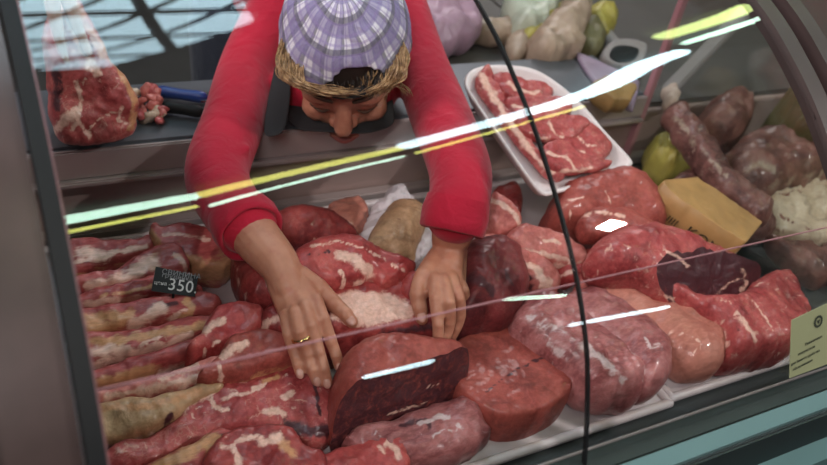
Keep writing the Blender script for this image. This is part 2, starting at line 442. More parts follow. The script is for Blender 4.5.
    PX = PX+np.array([[noise.noise(Vector((q[0]*.10, q[1]*.10, sw_)))*2.4+noise.noise(Vector((q[0]*.33, q[1]*.33, sw_+9)))*1.3,
                       noise.noise(Vector((q[0]*.10, q[1]*.10, sw_+31)))*2.4+noise.noise(Vector((q[0]*.33, q[1]*.33, sw_+57)))*1.3] for q in PX])
    wm = np.array([1+.55*noise.noise(Vector((q[0]*.12, q[1]*.12, sw_+77))) for q in PX])
    for nm in ('fat', 'rind', 'dark'):
        val = np.zeros(len(co))
        for st in strokes:
            if st[0] != nm: continue
            if len(st) == 4 and st[3] == 'area':
                dd, ii = sd_poly(PX, np.array(st[1], float)); e = np.where(ii, dd, -dd)/max(st[2], .1)
                x = np.clip(.5+.5*e, 0, 1)
            else:
                x = np.clip(1-sd_line(PX, st[1])/(2*st[2]*wm), 0, 1)
            val = np.maximum(val, x)
        if capn:
            if nm == 'dark': val[:capn] = 0; val[capn:] = cutdark
            elif nm == 'rind': val[capn:] = 0
            else: val[capn:] *= .8
        at_ = me.attributes.new(nm, 'FLOAT', 'POINT'); at_.data.foreach_set('value', val.astype(np.float32))
    return me, c
def plane3(a, b, c, toward=(0, -1, .2)):
    n = (b-a).cross(c-a).normalized(); return (a, n if n.dot(Vector(toward)) > 0 else -n)
def slab(name, label, cat, outline, z, T, r, mat, p=2.4, strokes=(), n=(0, 0, 1), group=None, parent=None, oc=None, **kw):
    cx = sum(q[0] for q in outline)/len(outline); cy = sum(q[1] for q in outline)/len(outline)
    o = oc if oc is not None else at(cx, cy, z)
    me, c = slab_mesh(name, outline, o, n, T, r, p, strokes, seed=random.random()*20, **kw)
    ob = link(name, me, mat); ob.location = c
    if parent is not None: child(ob, parent)
    if label: tag(ob, label, cat, group)
    return ob
def text(name, s, size, mat, P, u, v, parent, align='LEFT', depth=.0003, squeeze=1.0):
    cu = bpy.data.curves.new('t', 'FONT'); cu.body = s; cu.size = size; cu.extrude = depth; cu.align_x = align
    cu.space_character = 1.05
    o = bpy.data.objects.new('t', cu); COL.objects.link(o)
    dg = bpy.context.evaluated_depsgraph_get()
    me = bpy.data.meshes.new_from_object(o.evaluated_get(dg)); bpy.data.objects.remove(o)
    u = Vector(u).normalized(); v = Vector(v); v = (v-u*v.dot(u)).normalized(); w = u.cross(v)
    me.transform(Matrix(((u.x*squeeze, v.x, w.x, 0), (u.y*squeeze, v.y, w.y, 0), (u.z*squeeze, v.z, w.z, 0), (0, 0, 0, 1))))
    me.materials.clear()
    ob = link(name, me, mat); ob.location = P
    if parent is not None: child(ob, parent)
    return ob


# ================================================================== THE HALL
def struct(name, lo, hi, mat):
    return tag(boxo(name, lo, hi, mat, None, 0), kind='structure')
FZ = -0.8; CZ = 2.75
struct('floor', (-3.2, -6.2, FZ-.1), (7.2, 4.6, FZ), 'concrete')
struct('wall_back', (-3.2, 4.4, FZ), (7.2, 4.6, CZ), 'wall_paint')
struct('wall_front', (-3.2, -6.2, FZ), (7.2, -6.0, CZ), 'wall_paint')
struct('wall_left', (-3.2, -6.0, FZ), (-3.0, 4.4, CZ), 'wall_paint')
struct('wall_right', (7.0, -6.0, FZ), (7.2, 4.4, CZ), 'wall_paint')
# ceiling with an opening for the barred rooflight
SX0, SX1, SY0, SY1 = -.55, 1.10, 1.02, 2.0
bm = bmesh.new()
tri = [(.50, SY0), (SX1, SY0), (SX1, 1.62)]
A_ = [bm.verts.new((x, y, CZ)) for x, y in tri]; B_ = [bm.verts.new((x, y, CZ+.079)) for x, y in tri]
bm.faces.new(A_); bm.faces.new(B_[::-1])
for k in range(3): bm.faces.new((A_[k], A_[(k+1) % 3], B_[(k+1) % 3], B_[k]))
for lo, hi in (((-3.2, -6.2), (7.2, SY0)), ((-3.2, SY1), (7.2, 4.6)), ((-3.2, SY0), (SX0, SY1)), ((SX1, SY0), (7.2, SY1))):
    box(bm, (lo[0], lo[1], CZ), (hi[0], hi[1], CZ+.08))
tag(frommesh('ceiling', bm, 'ceiling_paint', None, False), kind='structure')
sk = tag(boxo('window_1', (SX0, SY0, CZ+.08), (SX1, SY1, CZ+.10), 'sky_pane', None, 0), kind='structure')
bm = bmesh.new()
for y in (1.18, 1.455, 1.73, 1.93):
    box(bm, (SX0, y-.017, CZ+.02), (SX1, y+.017, CZ+.05))
for k in range(-6, 8):
    x = -.01+.275*k
    a, b = Vector((x, SY0, CZ+.03)), Vector((x+.98, SY1, CZ+.03))
    if b.x < SX0 or a.x > SX1: continue
    f0 = max(0, (SX0-a.x)/(b.x-a.x)); f1 = min(1, (SX1-a.x)/(b.x-a.x))
    tube(bm, [a.lerp(b, f0), a.lerp(b, f1)], [.015, .015], 8, 1, False)
for x in (-.25, .755):
    tube(bm, [(x, SY0, CZ+.03), (x-.08, SY1, CZ+.03)], [.026, .026], 8, 1, False)
g = frommesh('window_bars', bm, 'dark_metal', None, False); child(g, sk)

# tube lamps hung from the hall ceiling
LZ = 2.2
def lamp(label, a, b, mats, off, rad=.016, rad2=None, len2=None):
    a = Vector(a); b = Vector(b); mid = (a+b)/2; dirv = (b-a).normalized(); side = Vector((-dirv.y, dirv.x, 0))
    b0 = b
    e = empty('tube_lamp', label, 'lamp', mid, 'tube lamps hanging over the hall')
    bm = bmesh.new()
    wid = max(abs(x) for x in off)+.02
    vs = [a+side*wid, a-side*wid, b-side*wid, b+side*wid]
    lo = [bm.verts.new(q+Vector((0, 0, .06))) for q in vs]; hi = [bm.verts.new(q+Vector((0, 0, .09))) for q in vs]
    bm.faces.new(lo); bm.faces.new(hi)
    for k in range(4): bm.faces.new((lo[k], lo[(k+1) % 4], hi[(k+1) % 4], hi[k]))
    frommesh('housing', bm, 'dark_metal', e, False)
    for m, o_ in zip(mats, off):
        b = b0 if o_ == off[0] or len2 is None else a.lerp(b0, len2)
        bm = bmesh.new(); q_ = rad if o_ == off[0] or rad2 is None else rad2; tube(bm, [a+side*o_, b+side*o_], [q_, q_], 12, 1)
        frommesh('glow_tube', bm, m, e)
    b = b0
    for s in (.15, .85):
        bm = bmesh.new(); q = a.lerp(b, s); tube(bm, [q+Vector((0, 0, .09)), (q.x, q.y, CZ)], [.004, .004], 6, 1, False)
        frommesh('hanger', bm, 'dark_metal', e)
lamp('mint white tube lamp hanging leftmost over the counter front', (.16, -.225, LZ), (.60, -.165, LZ), ('tube_mint', 'tube_yellow'), (.0, -.072), .026, .010)
lamp('yellow tube lamp hanging between the leftmost lamp and the blue-white one', (.63, -.155, LZ), (1.245, .045, LZ), ('tube_yellow', 'tube_mint'), (.0, -.09), .024, .010)
lamp('blue-white tube lamp hanging above the foam plate of sliced meat', (1.28, .075, LZ), (2.44, .66, LZ), ('tube_white', 'tube_yellow'), (.0, -.105), .038, .012, .55)
lamp('green tube lamp hanging farthest right over the counter', (2.42, .90, LZ), (2.98, 1.28, LZ), ('tube_green', 'tube_mint'), (.02, -.13), .050, .022)
lamp('tube lamp hanging far behind the shopper above the aisle', (2.27, -4.05, LZ), (2.72, -4.10, LZ), ('tube_white',), (0,), .06)
lamp('longer tube lamp hanging far behind the shopper at right', (4.0, -4.02, LZ), (5.35, -4.55, LZ), ('tube_white',), (0,), .06)
lamp('greenish tube lamp hanging behind the shopper', (2.35, -2.05, LZ), (2.85, -2.35, LZ), ('tube_mint',), (0,), .035)

# ================================================================== THE COUNTER
PROF = [(.289, .196), (.306, .240), (.333, .293), (.376, .345), (.442, .40), (.493, .433), (.553, .463), (.65, .495), (.75, .515), (.86, .53)]
GP = [Vector((0, q[0], q[1])) for q in crom(PROF, 8)]
def gnorm(i):
    t = GP[min(i+3, len(GP)-1)]-GP[max(i-3, 0)]; return Vector((0, -t.z, t.y)).normalized()
def curved(name, x0, x1, off0, off1, mat, parent, i0=0, i1=None):
    i1 = len(GP)-1 if i1 is None else i1
    bm = bmesh.new(); rows = []
    for i in range(i0, i1+1):
        a = GP[i]+gnorm(i)*off0; b = GP[i]+gnorm(i)*off1
        rows.append([bm.verts.new((x0, a.y, a.z)), bm.verts.new((x1, a.y, a.z)), bm.verts.new((x1, b.y, b.z)), bm.verts.new((x0, b.y, b.z))])
    for r0, r1 in zip(rows, rows[1:]):
        for k in range(4): bm.faces.new((r0[k], r0[(k+1) % 4], r1[(k+1) % 4], r1[k]))
    bm.faces.new(rows[0]); bm.faces.new(rows[-1][::-1])
    o = frommesh(name, bm, mat, parent, True)
    m = o.modifiers.new('e', 'EDGE_SPLIT'); m.split_angle = math.radians(40); return o
case = empty('display_counter', 'refrigerated butcher display counter with curved glass front and steel worktop behind', 'counter', (.5, .6, -.8))
XL, XS, XR, XP = .055, .4135, .745, 1.085
boxo('base', (-.3, .28, -.8), (2.3, .97, -.06), 'front_dark', case)
boxo('deck', (-.02, .302, -.06), (2.3, .956, -.006), 'deck_grey', case)
boxo('back_wall', (-.02, .956, -.06), (2.3, .972, .094), 'steel_wall', case)
boxo('gutter', (-.02, .938, -.006), (2.3, .956, .012), 'steel', case)
boxo('worktop', (-.3, .945, .094), (XP-.01, 1.10, .138), 'worktop_steel', case, .004)
boxo('worktop_edge', (-.3, .938, .096), (XP-.01, .945, .136), 'steel', case, .002)
boxo('edge_lip', (-.3, .930, .088), (XP-.01, .946, .096), 'steel', case, .002)
boxo('back_counter', (XP-.01, .972, .06), (2.6, 1.75, .10), 'counter_brown', case, .004)
boxo('side_shelf', (.77, 1.102, .06), (XP-.01, 1.75, .10), 'counter_brown', case, .004)
boxo('back_cabinet', (XP+.02, 1.0, -.8), (2.6, 1.73, .06), 'front_dark', case)
# front rail below the glass
boxo('front_rail', (-.30, .279, -.06), (2.3, .302, .200), 'rail_grey', case, .002)
boxo('rail_gasket', (-.30, .3005, .1990), (2.3, .3025, .2015), 'grey_plastic', case, .0005)
def strip(name, prof, mat):
    bm = bmesh.new(); A = [bm.verts.new((-.30, y, z)) for y, z in prof]; B = [bm.verts.new((2.3, y, z)) for y, z in prof]
    bm.faces.new(A); bm.faces.new(B[::-1])
    for k in range(len(prof)): bm.faces.new((A[k], A[(k+1) % len(prof)], B[(k+1) % len(prof)], B[k]))
    return frommesh(name, bm, mat, case, False)
strip('teal_strip', [(.279, .200), (.268, .190), (.268, .186), (.279, .186)], 'teal_metal')
boxo('front_panel', (-.30, .264, -.8), (2.3, .279, .186), 'front_dark', case, .002)
strip('lower_strip', [(.264, .140), (.250, .126), (.250, .100), (.264, .100)], 'teal_metal')
# glass
jn = min(range(len(GP)), key=lambda i: abs(GP[i].z-.33))
for nm, a, b in (('glass_panel', XL, XS-.001), ('glass_panel', XS+.001, XR), ('glass_panel', XP+.01, 1.9)):
    curved(nm, a, b, -.0016, .0016, 'glass', case)
curved('glass_seam', XS-.0009, XS+.0009, -.002, .0022, 'black_plastic', case)
for a, b in ((XL, XS-.003), (XS+.003, XR)):
    boxo('glass_line', (a, GP[jn].y-.0005, GP[jn].z-.0005), (b, GP[jn].y+.0005, GP[jn].z+.0005), 'pink_edge', case, 0)  # thin pink line running along the panes
curved('glass_post', XL-.010, XL, -.006, .008, 'black_plastic', case)
curved('post_edge', XL, XL+.002, -.005, .002, 'pink_edge', case)
curved('glass_rib', XR, XR+.022, -.010, .006, 'brown_panel', case)
curved('glass_rib', XR+.045, XR+.066, -.010, .006, 'brown_panel', case)
# end panel and partition: plates with the profile of the glass
def plate(name, x0, x1, mat, back=.955, drop=.004, low=0.0, i0=0):
    pts = [(q.y, q.z) for q in GP[i0:]]
    pts = [(p_[0]+drop, p_[1]-drop) for p_ in pts if p_[0] < back]
    ring = [(back, low)]+[(pts[0][0], low)]+pts+[(back, pts[-1][1])]
    bm = bmesh.new()
    A = [bm.verts.new((x0, y, z)) for y, z in ring]; B = [bm.verts.new((x1, y, z)) for y, z in ring]
    bm.faces.new(A); bm.faces.new(B[::-1])
    for k in range(len(ring)): bm.faces.new((A[k], A[(k+1) % len(ring)], B[(k+1) % len(ring)], B[k]))
    return frommesh(name, bm, mat, case, False)
plate('end_panel', -.30, -.004, 'grey_plastic', .93, -.012)
plate('end_wall', -.004, XL-.012, 'end_reflection', .93, -.001)
plate('partition_glass', XP-.004, XP+.004, 'glass_partition', .95, .02)
boxo('partition_edge', (XP-.006, .944, .0), (XP+.006, .956, .52), 'pink_edge', case, .001)
curved('end_seam', -.036, -.032, .004, .0135, 'black_plastic', case)
curved('end_trim', -.13, -.036, .004, .016, 'trim_grey', case)
# sticker on the glass
gi = min(range(len(GP)), key=lambda i: abs(GP[i].z-.20))
def gpt(px, py, lift=.0032):
    d = ray(px, py); best = None
    for i in range(len(GP)-1):
        n = gnorm(i); o = GP[i]+n*lift
        dn = d[1]*n.y+d[2]*n.z
        if abs(dn) < 1e-9: continue
        P = on_plane(px, py, o, n)
        e = abs(P.y-GP[i].y)+abs(P.z-GP[i].z)
        if best is None or e < best[0]: best = (e, P, n)
    return best[1], best[2]
cs = [gpt(*q)[0] for q in ((791, 320), (840, 297), (840, 359), (789, 378))]
sn = gpt(810, 340)[1]
bm = bmesh.new(); A = [bm.verts.new(q) for q in cs]; B = [bm.verts.new(q+sn*.0006) for q in cs]
bm.faces.new(A); bm.faces.new(B[::-1])
for k in range(4): bm.faces.new((A[k], A[(k+1) % 4], B[(k+1) % 4], B[k]))
st = frommesh('notice_sticker', bm, 'sticker', case, False); st['label'] = 'olive notice sticker with round emblem and printed lines'
su = (cs[1]-cs[0]); sv = (cs[0]-cs[3])
def spt(px, py): return on_plane(px, py, cs[0]+sn*.0009, sn)
def under(o, par):
    """second-level parent, keeping the place"""
    o.parent = par; o.location = Vector(o.location)-Vector(par.parent.location)-Vector(par.location); return o
c0 = spt(818.5, 321.5); uu = su.normalized(); vv = sn.cross(uu)
bm = bmesh.new()
def ringm(bm, c, r0, r1, n=28, wav=0):
    a = []; b = []
    for k in range(n):
        t_ = 2*math.pi*k/n; rr = r1*(1+(wav if k % 2 else 0))
        a.append(bm.verts.new(c+(uu*math.cos(t_)+vv*math.sin(t_))*r0)); b.append(bm.verts.new(c+(uu*math.cos(t_)+vv*math.sin(t_))*rr))
    for k in range(n): bm.faces.new((a[k], b[k], b[(k+1) % n], a[(k+1) % n]))
ringm(bm, c0, .0038, .0058, 30, .10)
bm.faces.new([bm.verts.new(c0+uu*x+vv*y) for x, y in ((-.0022, .0018), (0, .0012), (.0022, .0018), (.0012, -.0012), (0, -.0026), (-.0012, -.0012))])
under(frommesh('emblem', bm, 'sticker_ink', None, False), st)
for s, px, py, sz in (('Уважаемые', 805, 346, .0042), ('покупатели', 798, 356, .0042), ('для Вашего удобства', 791, 366, .0038), ('обслуживание', 793, 371, .0038)):
    under(text('printed_line', s, sz, 'sticker_ink', spt(px, py), uu, vv, None, depth=.0001), st)

# white trays
def tray(label, outline, z, T):
    t_ = slab('display_tray', label, 'tray', outline, z, T, .006, 'white_tray', 5, step=.008, lump=0, rough=.0006, group='white display trays on the counter deck')
    return t_
def quad(x0, x1, y0, y1, z): return [pix((x, y, z)) for x, y in ((x0, y0), ((x0+x1)/2, y0), (x1, y0), (x1, (y0+y1)/2), (x1, y1), ((x0+x1)/2, y1), (x0, y1), (x0, (y0+y1)/2))]
def traybox(label, x0, x1, y0, y1, rz=0):
    e = empty('display_tray', label, 'tray', ((x0+x1)/2, (y0+y1)/2, -.005), 'white display trays on the counter deck')
    bm = bmesh.new(); box(bm, (x0, y0, -.005), (x1, y1, .003), .0025); frommesh('tray_floor', bm, 'white_tray', e)
    bm = bmesh.new(); tube(bm, [(x0, y0, .003), (x1, y0, .003)], [.006, .006], 10, 1); tube(bm, [(x0, y1, .003), (x1, y1, .003)], [.006, .006], 10, 1)
    tube(bm, [(x0, y0, .003), (x0, y1, .003)], [.006, .006], 10, 1); tube(bm, [(x1, y0, .003), (x1, y1, .003)], [.006, .006], 10, 1)
    frommesh('tray_rim', bm, 'white_tray', e)
traybox('white display tray under the beef rounds and the shanks', .055, .735, .440, .925)
traybox('shorter white display tray at the far right under the smooth fillet', .745, 1.06, .446, .925)

# ================================================================== MEAT ON THE LEFT TRAY: rows of pork
TL = (0, -.30, 1)
GL = 'pork slabs laid in rows at the left'
def row(name, label, outline, z, T, strokes, mat='pork_strip', r=.010, n=TL, p=3.0, **kw):
    strokes = [(a[0], a[1], a[2]*1.4) if len(a) == 3 and a[0] != 'dark' else a for a in strokes]
    return slab(name, label, 'meat', outline, z, T, r, mat, p, strokes, n, GL, **kw)
row('pork_slab', 'pork slab with a white fat lump in the backmost row along the counter back wall',
    [(66, 252), (85, 246), (105, 248), (128, 248), (146, 244), (154, 251), (151, 262), (130, 269), (105, 276), (80, 283), (66, 284)], .030, .05,
    [('fat', [(80, 252), (90, 254), (99, 255)], 4.0), ('fat', [(96, 259), (112, 254), (130, 249), (146, 247)], 2.0), ('fat', [(68, 262), (90, 259)], 1.2),
     ('rind', [(68, 280), (95, 275), (130, 267), (152, 258)], 3.2)])
row('pork_belly', 'brown-rinded pork belly piece with a tan bony end, behind the black price tag',
    [(147, 236), (155, 231), (163, 236), (178, 233), (205, 237), (240, 243), (240, 262), (222, 279), (202, 280), (186, 273), (172, 263), (153, 254)], .036, .055,
    [('rind', [(152, 236), (156, 246), (162, 254)], 5), ('fat', [(165, 235), (182, 235), (210, 239)], 1.3), ('rind', [(190, 266), (205, 272), (222, 270), (236, 258)], 8), ('dark', [(172, 248), (184, 250)], 2)],
    'pork_strip')
row('pork_chop', 'round-ended pork chop slab with thick white fat, lying behind the price tag',
    [(68, 290), (95, 280), (115, 277), (135, 263), (152, 256), (172, 253), (184, 259), (189, 273), (176, 283), (150, 289), (115, 294), (90, 300), (68, 302)], .040, .05,
    [('fat', [(116, 282), (130, 276), (144, 266), (152, 262)], 5.0), ('fat', [(176, 256), (183, 262), (186, 272)], 1.6), ('fat', [(86, 286), (94, 286), (103, 284)], 3.4), ('fat', [(124, 291), (140, 284), (160, 281)], 1.4),
     ('rind', [(90, 298), (120, 293), (150, 288)], 2.0)])
row('pork_slab', 'thin pork slab with pale fat streaks just in front of the price tag',
    [(70, 306), (90, 299), (115, 294), (142, 287), (165, 283), (184, 288), (200, 296), (196, 301), (172, 304), (140, 306), (105, 313), (72, 316)], .040, .048,
    [('fat', [(88, 303), (100, 302), (115, 300)], 3.0), ('fat', [(122, 302), (132, 299), (146, 299), (165, 299)], 2.0), ('rind', [(95, 311), (125, 307), (160, 304), (190, 300)], 1.8), ('rind', [(100, 296), (130, 291), (152, 287)], 1.4)])
row('pork_chop', 'pork chop slab with an oval fat ring, below and right of the price tag',
    [(72, 322), (95, 315), (120, 312), (150, 306), (165, 301), (180, 298), (200, 299), (215, 304), (220, 315), (206, 324), (172, 329), (140, 333), (112, 340), (74, 342)], .042, .05,
    [('fat', [(132, 326), (142, 321), (152, 314), (163, 308)], 3.8), ('rind', [(152, 327), (172, 322), (188, 316), (192, 307), (186, 301)], 2.6), ('fat', [(150, 325), (170, 319), (186, 311)], 1.4), ('dark', [(164, 306), (176, 303)], 2.4), ('rind', [(76, 320), (100, 318), (130, 316)], 3.6), ('rind', [(78, 330), (105, 326), (122, 322)], 4.0)])
row('pork_slab', 'pork slab with a long tan rind edge and white fat band, middle row at left',
    [(76, 348), (100, 342), (130, 338), (165, 331), (200, 324), (214, 325), (213, 336), (195, 347), (165, 356), (130, 365), (100, 373), (78, 377)], .044, .052,
    [('rind', [(80, 344), (100, 341), (125, 339), (165, 332), (205, 326)], 3.0), ('fat', [(90, 366), (115, 358), (150, 350), (192, 335)], 2.5), ('fat', [(92, 352), (110, 350), (126, 348), (132, 352)], 3.0), ('fat', [(140, 344), (165, 337)], 1.0)])
row('pork_slab', 'pork slab with tan rind and dark red meat, row under the marbled neck cut',
    [(80, 384), (110, 372), (140, 362), (175, 352), (205, 340), (222, 346), (215, 356), (190, 366), (160, 374), (130, 388), (98, 396), (82, 398)], .040, .05,
    [('rind', [(84, 388), (100, 384), (125, 377), (152, 371)], 5.0), ('fat', [(160, 375), (180, 368), (195, 362)], 2.2)])
row('pork_slab', 'streaky pork slab with long pale fat bands, row above the big rind sheet',
    [(84, 404), (120, 393), (150, 386), (180, 374), (212, 362), (240, 353), (262, 360), (250, 374), (225, 385), (195, 391), (150, 402), (115, 406), (88, 414)], .044, .048,
    [('fat', [(105, 397), (145, 391), (185, 380), (220, 370)], 2.4), ('fat', [(160, 378), (185, 370), (197, 364)], 2.0), ('fat', [(120, 402), (160, 394), (200, 384)], 1.4)], 'pork')
row('rind_sheet', 'wide sheet of tan pork rind at the left edge, lowest but one of the rows',
    [(86, 418), (108, 406), (128, 404), (150, 405), (178, 395), (200, 388), (222, 388), (222, 396), (205, 402), (190, 412), (178, 424), (160, 434), (128, 444), (90, 450)], .040, .045,
    [('dark', [(166, 420), (172, 414)], 2.5), ('fat', [(104, 448), (130, 443), (158, 434)], 1.8), ('rind', [(100, 409), (125, 406), (150, 407), (200, 391)], 2.5)], 'skin_rind', r=.016)
row('pork_neck', 'bright red marbled pork neck cut lying right of the striped slabs',
    [(203, 334), (212, 322), (225, 316), (250, 316), (262, 322), (262, 338), (246, 350), (228, 358), (206, 362), (188, 366), (186, 356), (198, 346)], .052, .055,
    [('fat', [(207, 332), (213, 324), (222, 320)], 2.2), ('fat', [(204, 350), (220, 340)], .8)], 'beef_bright', n=(0, -.15, 1))
row('pork_steak', 'oval red pork steak with a tan rind edge under the fingertips of the ringed hand',
    [(214, 370), (222, 356), (238, 347), (262, 343), (288, 348), (306, 358), (300, 367), (285, 372), (262, 378), (240, 386), (222, 388), (203, 391), (196, 386)], .050, .055,
    [('rind', [(196, 389), (215, 388), (238, 386), (262, 378), (296, 366)], 2.6), ('fat', [(222, 356), (236, 348), (246, 344)], 2.6), ('fat', [(218, 364), (222, 376), (234, 383)], 1.2)], 'beef_round', n=(0, -.15, 1))
row('pork_rib_end', 'large red marbled pork cut with white bone end in front of the rind sheet',
    [(96, 462), (120, 448), (150, 442), (172, 428), (178, 410), (192, 399), (215, 389), (240, 387), (262, 381), (285, 372), (305, 374), (322, 380), (332, 398), (335, 425), (330, 440), (312, 454), (292, 446), (262, 440), (235, 440), (210, 446), (180, 460), (150, 475), (98, 478)], .027, .044,
    [('fat', [(182, 406), (190, 400), (202, 397), (214, 391)], 2.0), ('fat', [(184, 412), (186, 404)], 2.8), ('fat', [(210, 396), (214, 406), (222, 411), (228, 409)], 1.5), ('fat', [(224, 400), (236, 394), (250, 392), (264, 384)], 1.3),
     ('fat', [(264, 412), (274, 411), (284, 413)], 2.2), ('fat', [(284, 396), (292, 392)], 2.2), ('dark', [(314, 380), (318, 395), (320, 415)], 1.6), ('dark', [(290, 425), (310, 432), (325, 430)], 6), ('rind', [(262, 382), (270, 379), (276, 378)], 1.8)], 'beef_marbled', r=.016, n=(0, -.15, 1), lump=.006)
row('pork_belly', 'dark red pork belly with brown rind strip in the bottom left corner of the counter',
    [(98, 486), (140, 472), (168, 458), (196, 446), (214, 437), (232, 438), (236, 448), (215, 462), (200, 480), (150, 498), (100, 500)], .036, .045,
    [('rind', [(160, 468), (185, 453), (215, 441)], 5), ('dark', [(190, 446), (215, 438), (230, 440)], 4)], 'pork_strip')
row('pork_loin', 'red pork loin piece with a curl of white fat at the bottom edge',
    [(200, 482), (214, 452), (230, 441), (255, 436), (272, 435), (290, 440), (303, 456), (322, 466), (322, 490), (260, 500)], .034, .06,
    [('fat', [(222, 446), (232, 446), (237, 454), (238, 464)], 2.0), ('fat', [(236, 441), (250, 438), (262, 437)], 2.0), ('fat', [(262, 442), (272, 440), (278, 438)], 3.2), ('rind', [(282, 442), (292, 452)], 3.5)], 'beef', n=(0, -.15, 1))
row('pork_strip', 'bright red strip of pork with a pale fatty tip below the dark beef cut',
    [(300, 476), (325, 462), (350, 452), (375, 442), (390, 440), (401, 447), (405, 462), (402, 480), (340, 494)], .026, .042,
    [('fat', [(388, 443), (398, 450), (398, 458)], 2.6), ('fat', [(380, 446), (384, 452)], 1.4)], 'beef_bright', n=(0, 0, 1))
# ================================================================== MEAT IN THE MIDDLE
GM = 'beef cuts in the middle of the counter'
def mid(name, label, outline, z, T, r, strokes=(), mat='beef', p=2.4, n=(0, 0, 1), **kw):
    return slab(name, label, 'meat', outline, z, T, r, mat, p, strokes, n, GM, **kw)
mid('beef_steak', 'dark red beef piece at the counter back, behind the ringed hand',
    [(266, 226), (278, 217), (292, 213), (312, 214), (330, 219), (346, 230), (356, 243), (345, 252), (315, 254), (290, 252), (272, 244)], .060, .075, .03,
    [('fat', [(302, 246), (318, 242), (330, 238)], 1.6)], 'beef', n=(0, -.35, 1))
mid('beef_shank', 'dark beef shank end partly hidden under the ringed hand wrist',
    [(231, 262), (240, 256), (255, 258), (272, 268), (290, 290), (296, 310), (285, 318), (264, 313), (246, 306), (235, 288)], .045, .08, .025,
    [('fat', [(236, 270), (238, 286), (247, 303)], 1.3)], 'beef')
mid('beef_cut', 'bright red beef cut with a lump of crumbly white fat, between the two hands',
    [(285, 262), (298, 250), (312, 244), (335, 239), (356, 244), (380, 257), (402, 266), (410, 274), (404, 287), (392, 296), (376, 297), (366, 290), (350, 294), (330, 296), (305, 292), (288, 280)], .095, .06, .022,
    [('fat', [(342, 256), (352, 256), (362, 264), (370, 272)], 5.5), ('fat', [(340, 270), (344, 278), (342, 288)], 2.2), ('fat', [(312, 246), (335, 241), (360, 247), (385, 260), (405, 271)], 1.1), ('fat', [(360, 284), (368, 290)], 4), ('dark', [(308, 254), (330, 252)], .8)], 'beef_bright', n=(.1, -.40, 1))
mid('pork_shoulder', 'thick pork slab with smooth pale pink fat on top, lying between both hands',
    [(256, 330), (268, 318), (290, 306), (320, 296), (345, 290), (375, 291), (400, 297), (420, 306), (440, 314), (452, 326), (450, 340), (425, 352), (385, 355), (345, 352), (310, 356), (280, 352), (262, 344)], .052, .085, .020,
    [('fat', [(325, 300), (350, 291), (380, 292), (402, 299), (420, 308), (414, 316), (395, 321), (372, 326), (352, 325), (332, 318)], 5, 'area'), ('fat', [(262, 326), (272, 320), (288, 318)], 3), ('dark', [(262, 334), (272, 336)], 3.0), ('dark', [(280, 344), (296, 348)], 4), ('fat', [(258, 340), (264, 345), (270, 346)], 1.6), ('dark', [(380, 335), (440, 325)], 3)], 'beef', p=3.2, n=(.0, -.15, 1))
mid('beef_round', 'dark round beef joint behind the right-hand fingers, with fibrous cut face',
    [(440, 290), (446, 268), (458, 256), (478, 249), (498, 251), (514, 264), (521, 282), (522, 304), (516, 322), (498, 333), (472, 338), (450, 334), (440, 316)], .060, .115, .042,
    [('dark', [(470, 275), (490, 290)], 5), ('dark', [(505, 270), (515, 290)], 2)], 'beef_dark', p=2.2, n=(0, -.25, 1))
mid('beef_trimming', 'small red beef trimming wedged beside the thumb of the right hand',
    [(398, 284), (406, 276), (416, 276), (422, 290), (420, 306), (408, 308), (399, 298)], .086, .04, .014, [('fat', [(400, 290), (404, 302)], 1.2)], 'beef', n=(0, -.3, 1))
mid('beef_rump', 'dark purple beef rump cut with a sharp front face, just right of the ringed hand',
    [(331, 400), (333, 378), (344, 361), (360, 352), (380, 348), (404, 349), (432, 354), (454, 364), (468, 384), (474, 404), (466, 418), (440, 424), (400, 434), (370, 442), (345, 446), (334, 428)], .052, .095, .024,
    [('fat', [(388, 414), (404, 410), (426, 403)], 1.3), ('fat', [(425, 388), (440, 384)], .8)], 'beef_round', p=3.0, n=(.05, -.25, 1), cut=plane3(at(364, 446, .006), at(470, 404, .006), at(410, 373, .088)), cutdark=.66)
mid('beef_flank', 'folded purplish beef flank lying below the dark rump cut on the white tray',
    [(340, 446), (352, 436), (380, 427), (410, 418), (436, 409), (456, 403), (472, 410), (482, 426), (489, 440), (476, 452), (450, 463), (415, 470), (380, 464), (352, 458)], .026, .05, .02,
    [('fat', [(420, 424), (436, 418), (450, 417)], 2.0), ('fat', [(432, 436), (446, 430), (460, 428)], 1.0), ('dark', [(400, 426), (425, 420), (430, 428)], 2.0), ('fat', [(458, 424), (464, 430)], 1.6)], 'shank', n=(0, -.1, 1), lump=.008)
mid('beef_topside', 'thick round disc of brownish beef with a flat grained top, on the white tray',
    [(443, 374), (449, 359), (463, 347), (484, 340), (508, 337), (532, 341), (553, 351), (567, 365), (572, 381), (568, 399), (557, 413), (538, 424), (514, 430), (492, 428), (472, 418), (456, 404), (446, 389)], .026, .052, .009,
    [('dark', [(484, 395), (500, 380), (520, 368), (545, 356)], .7), ('fat', [(528, 345), (545, 349)], 1.0)], 'beef_round', p=3.5, lump=.0022, rough=.0006)
mid('pork_cheek', 'small pale pork piece at the back wall beside the paper-wrapped trotter',
    [(326, 216), (345, 206), (362, 206), (368, 222), (358, 238), (340, 236)], .035, .05, .02, [('fat', [(340, 226), (352, 224)], 2)], 'pork_smooth')
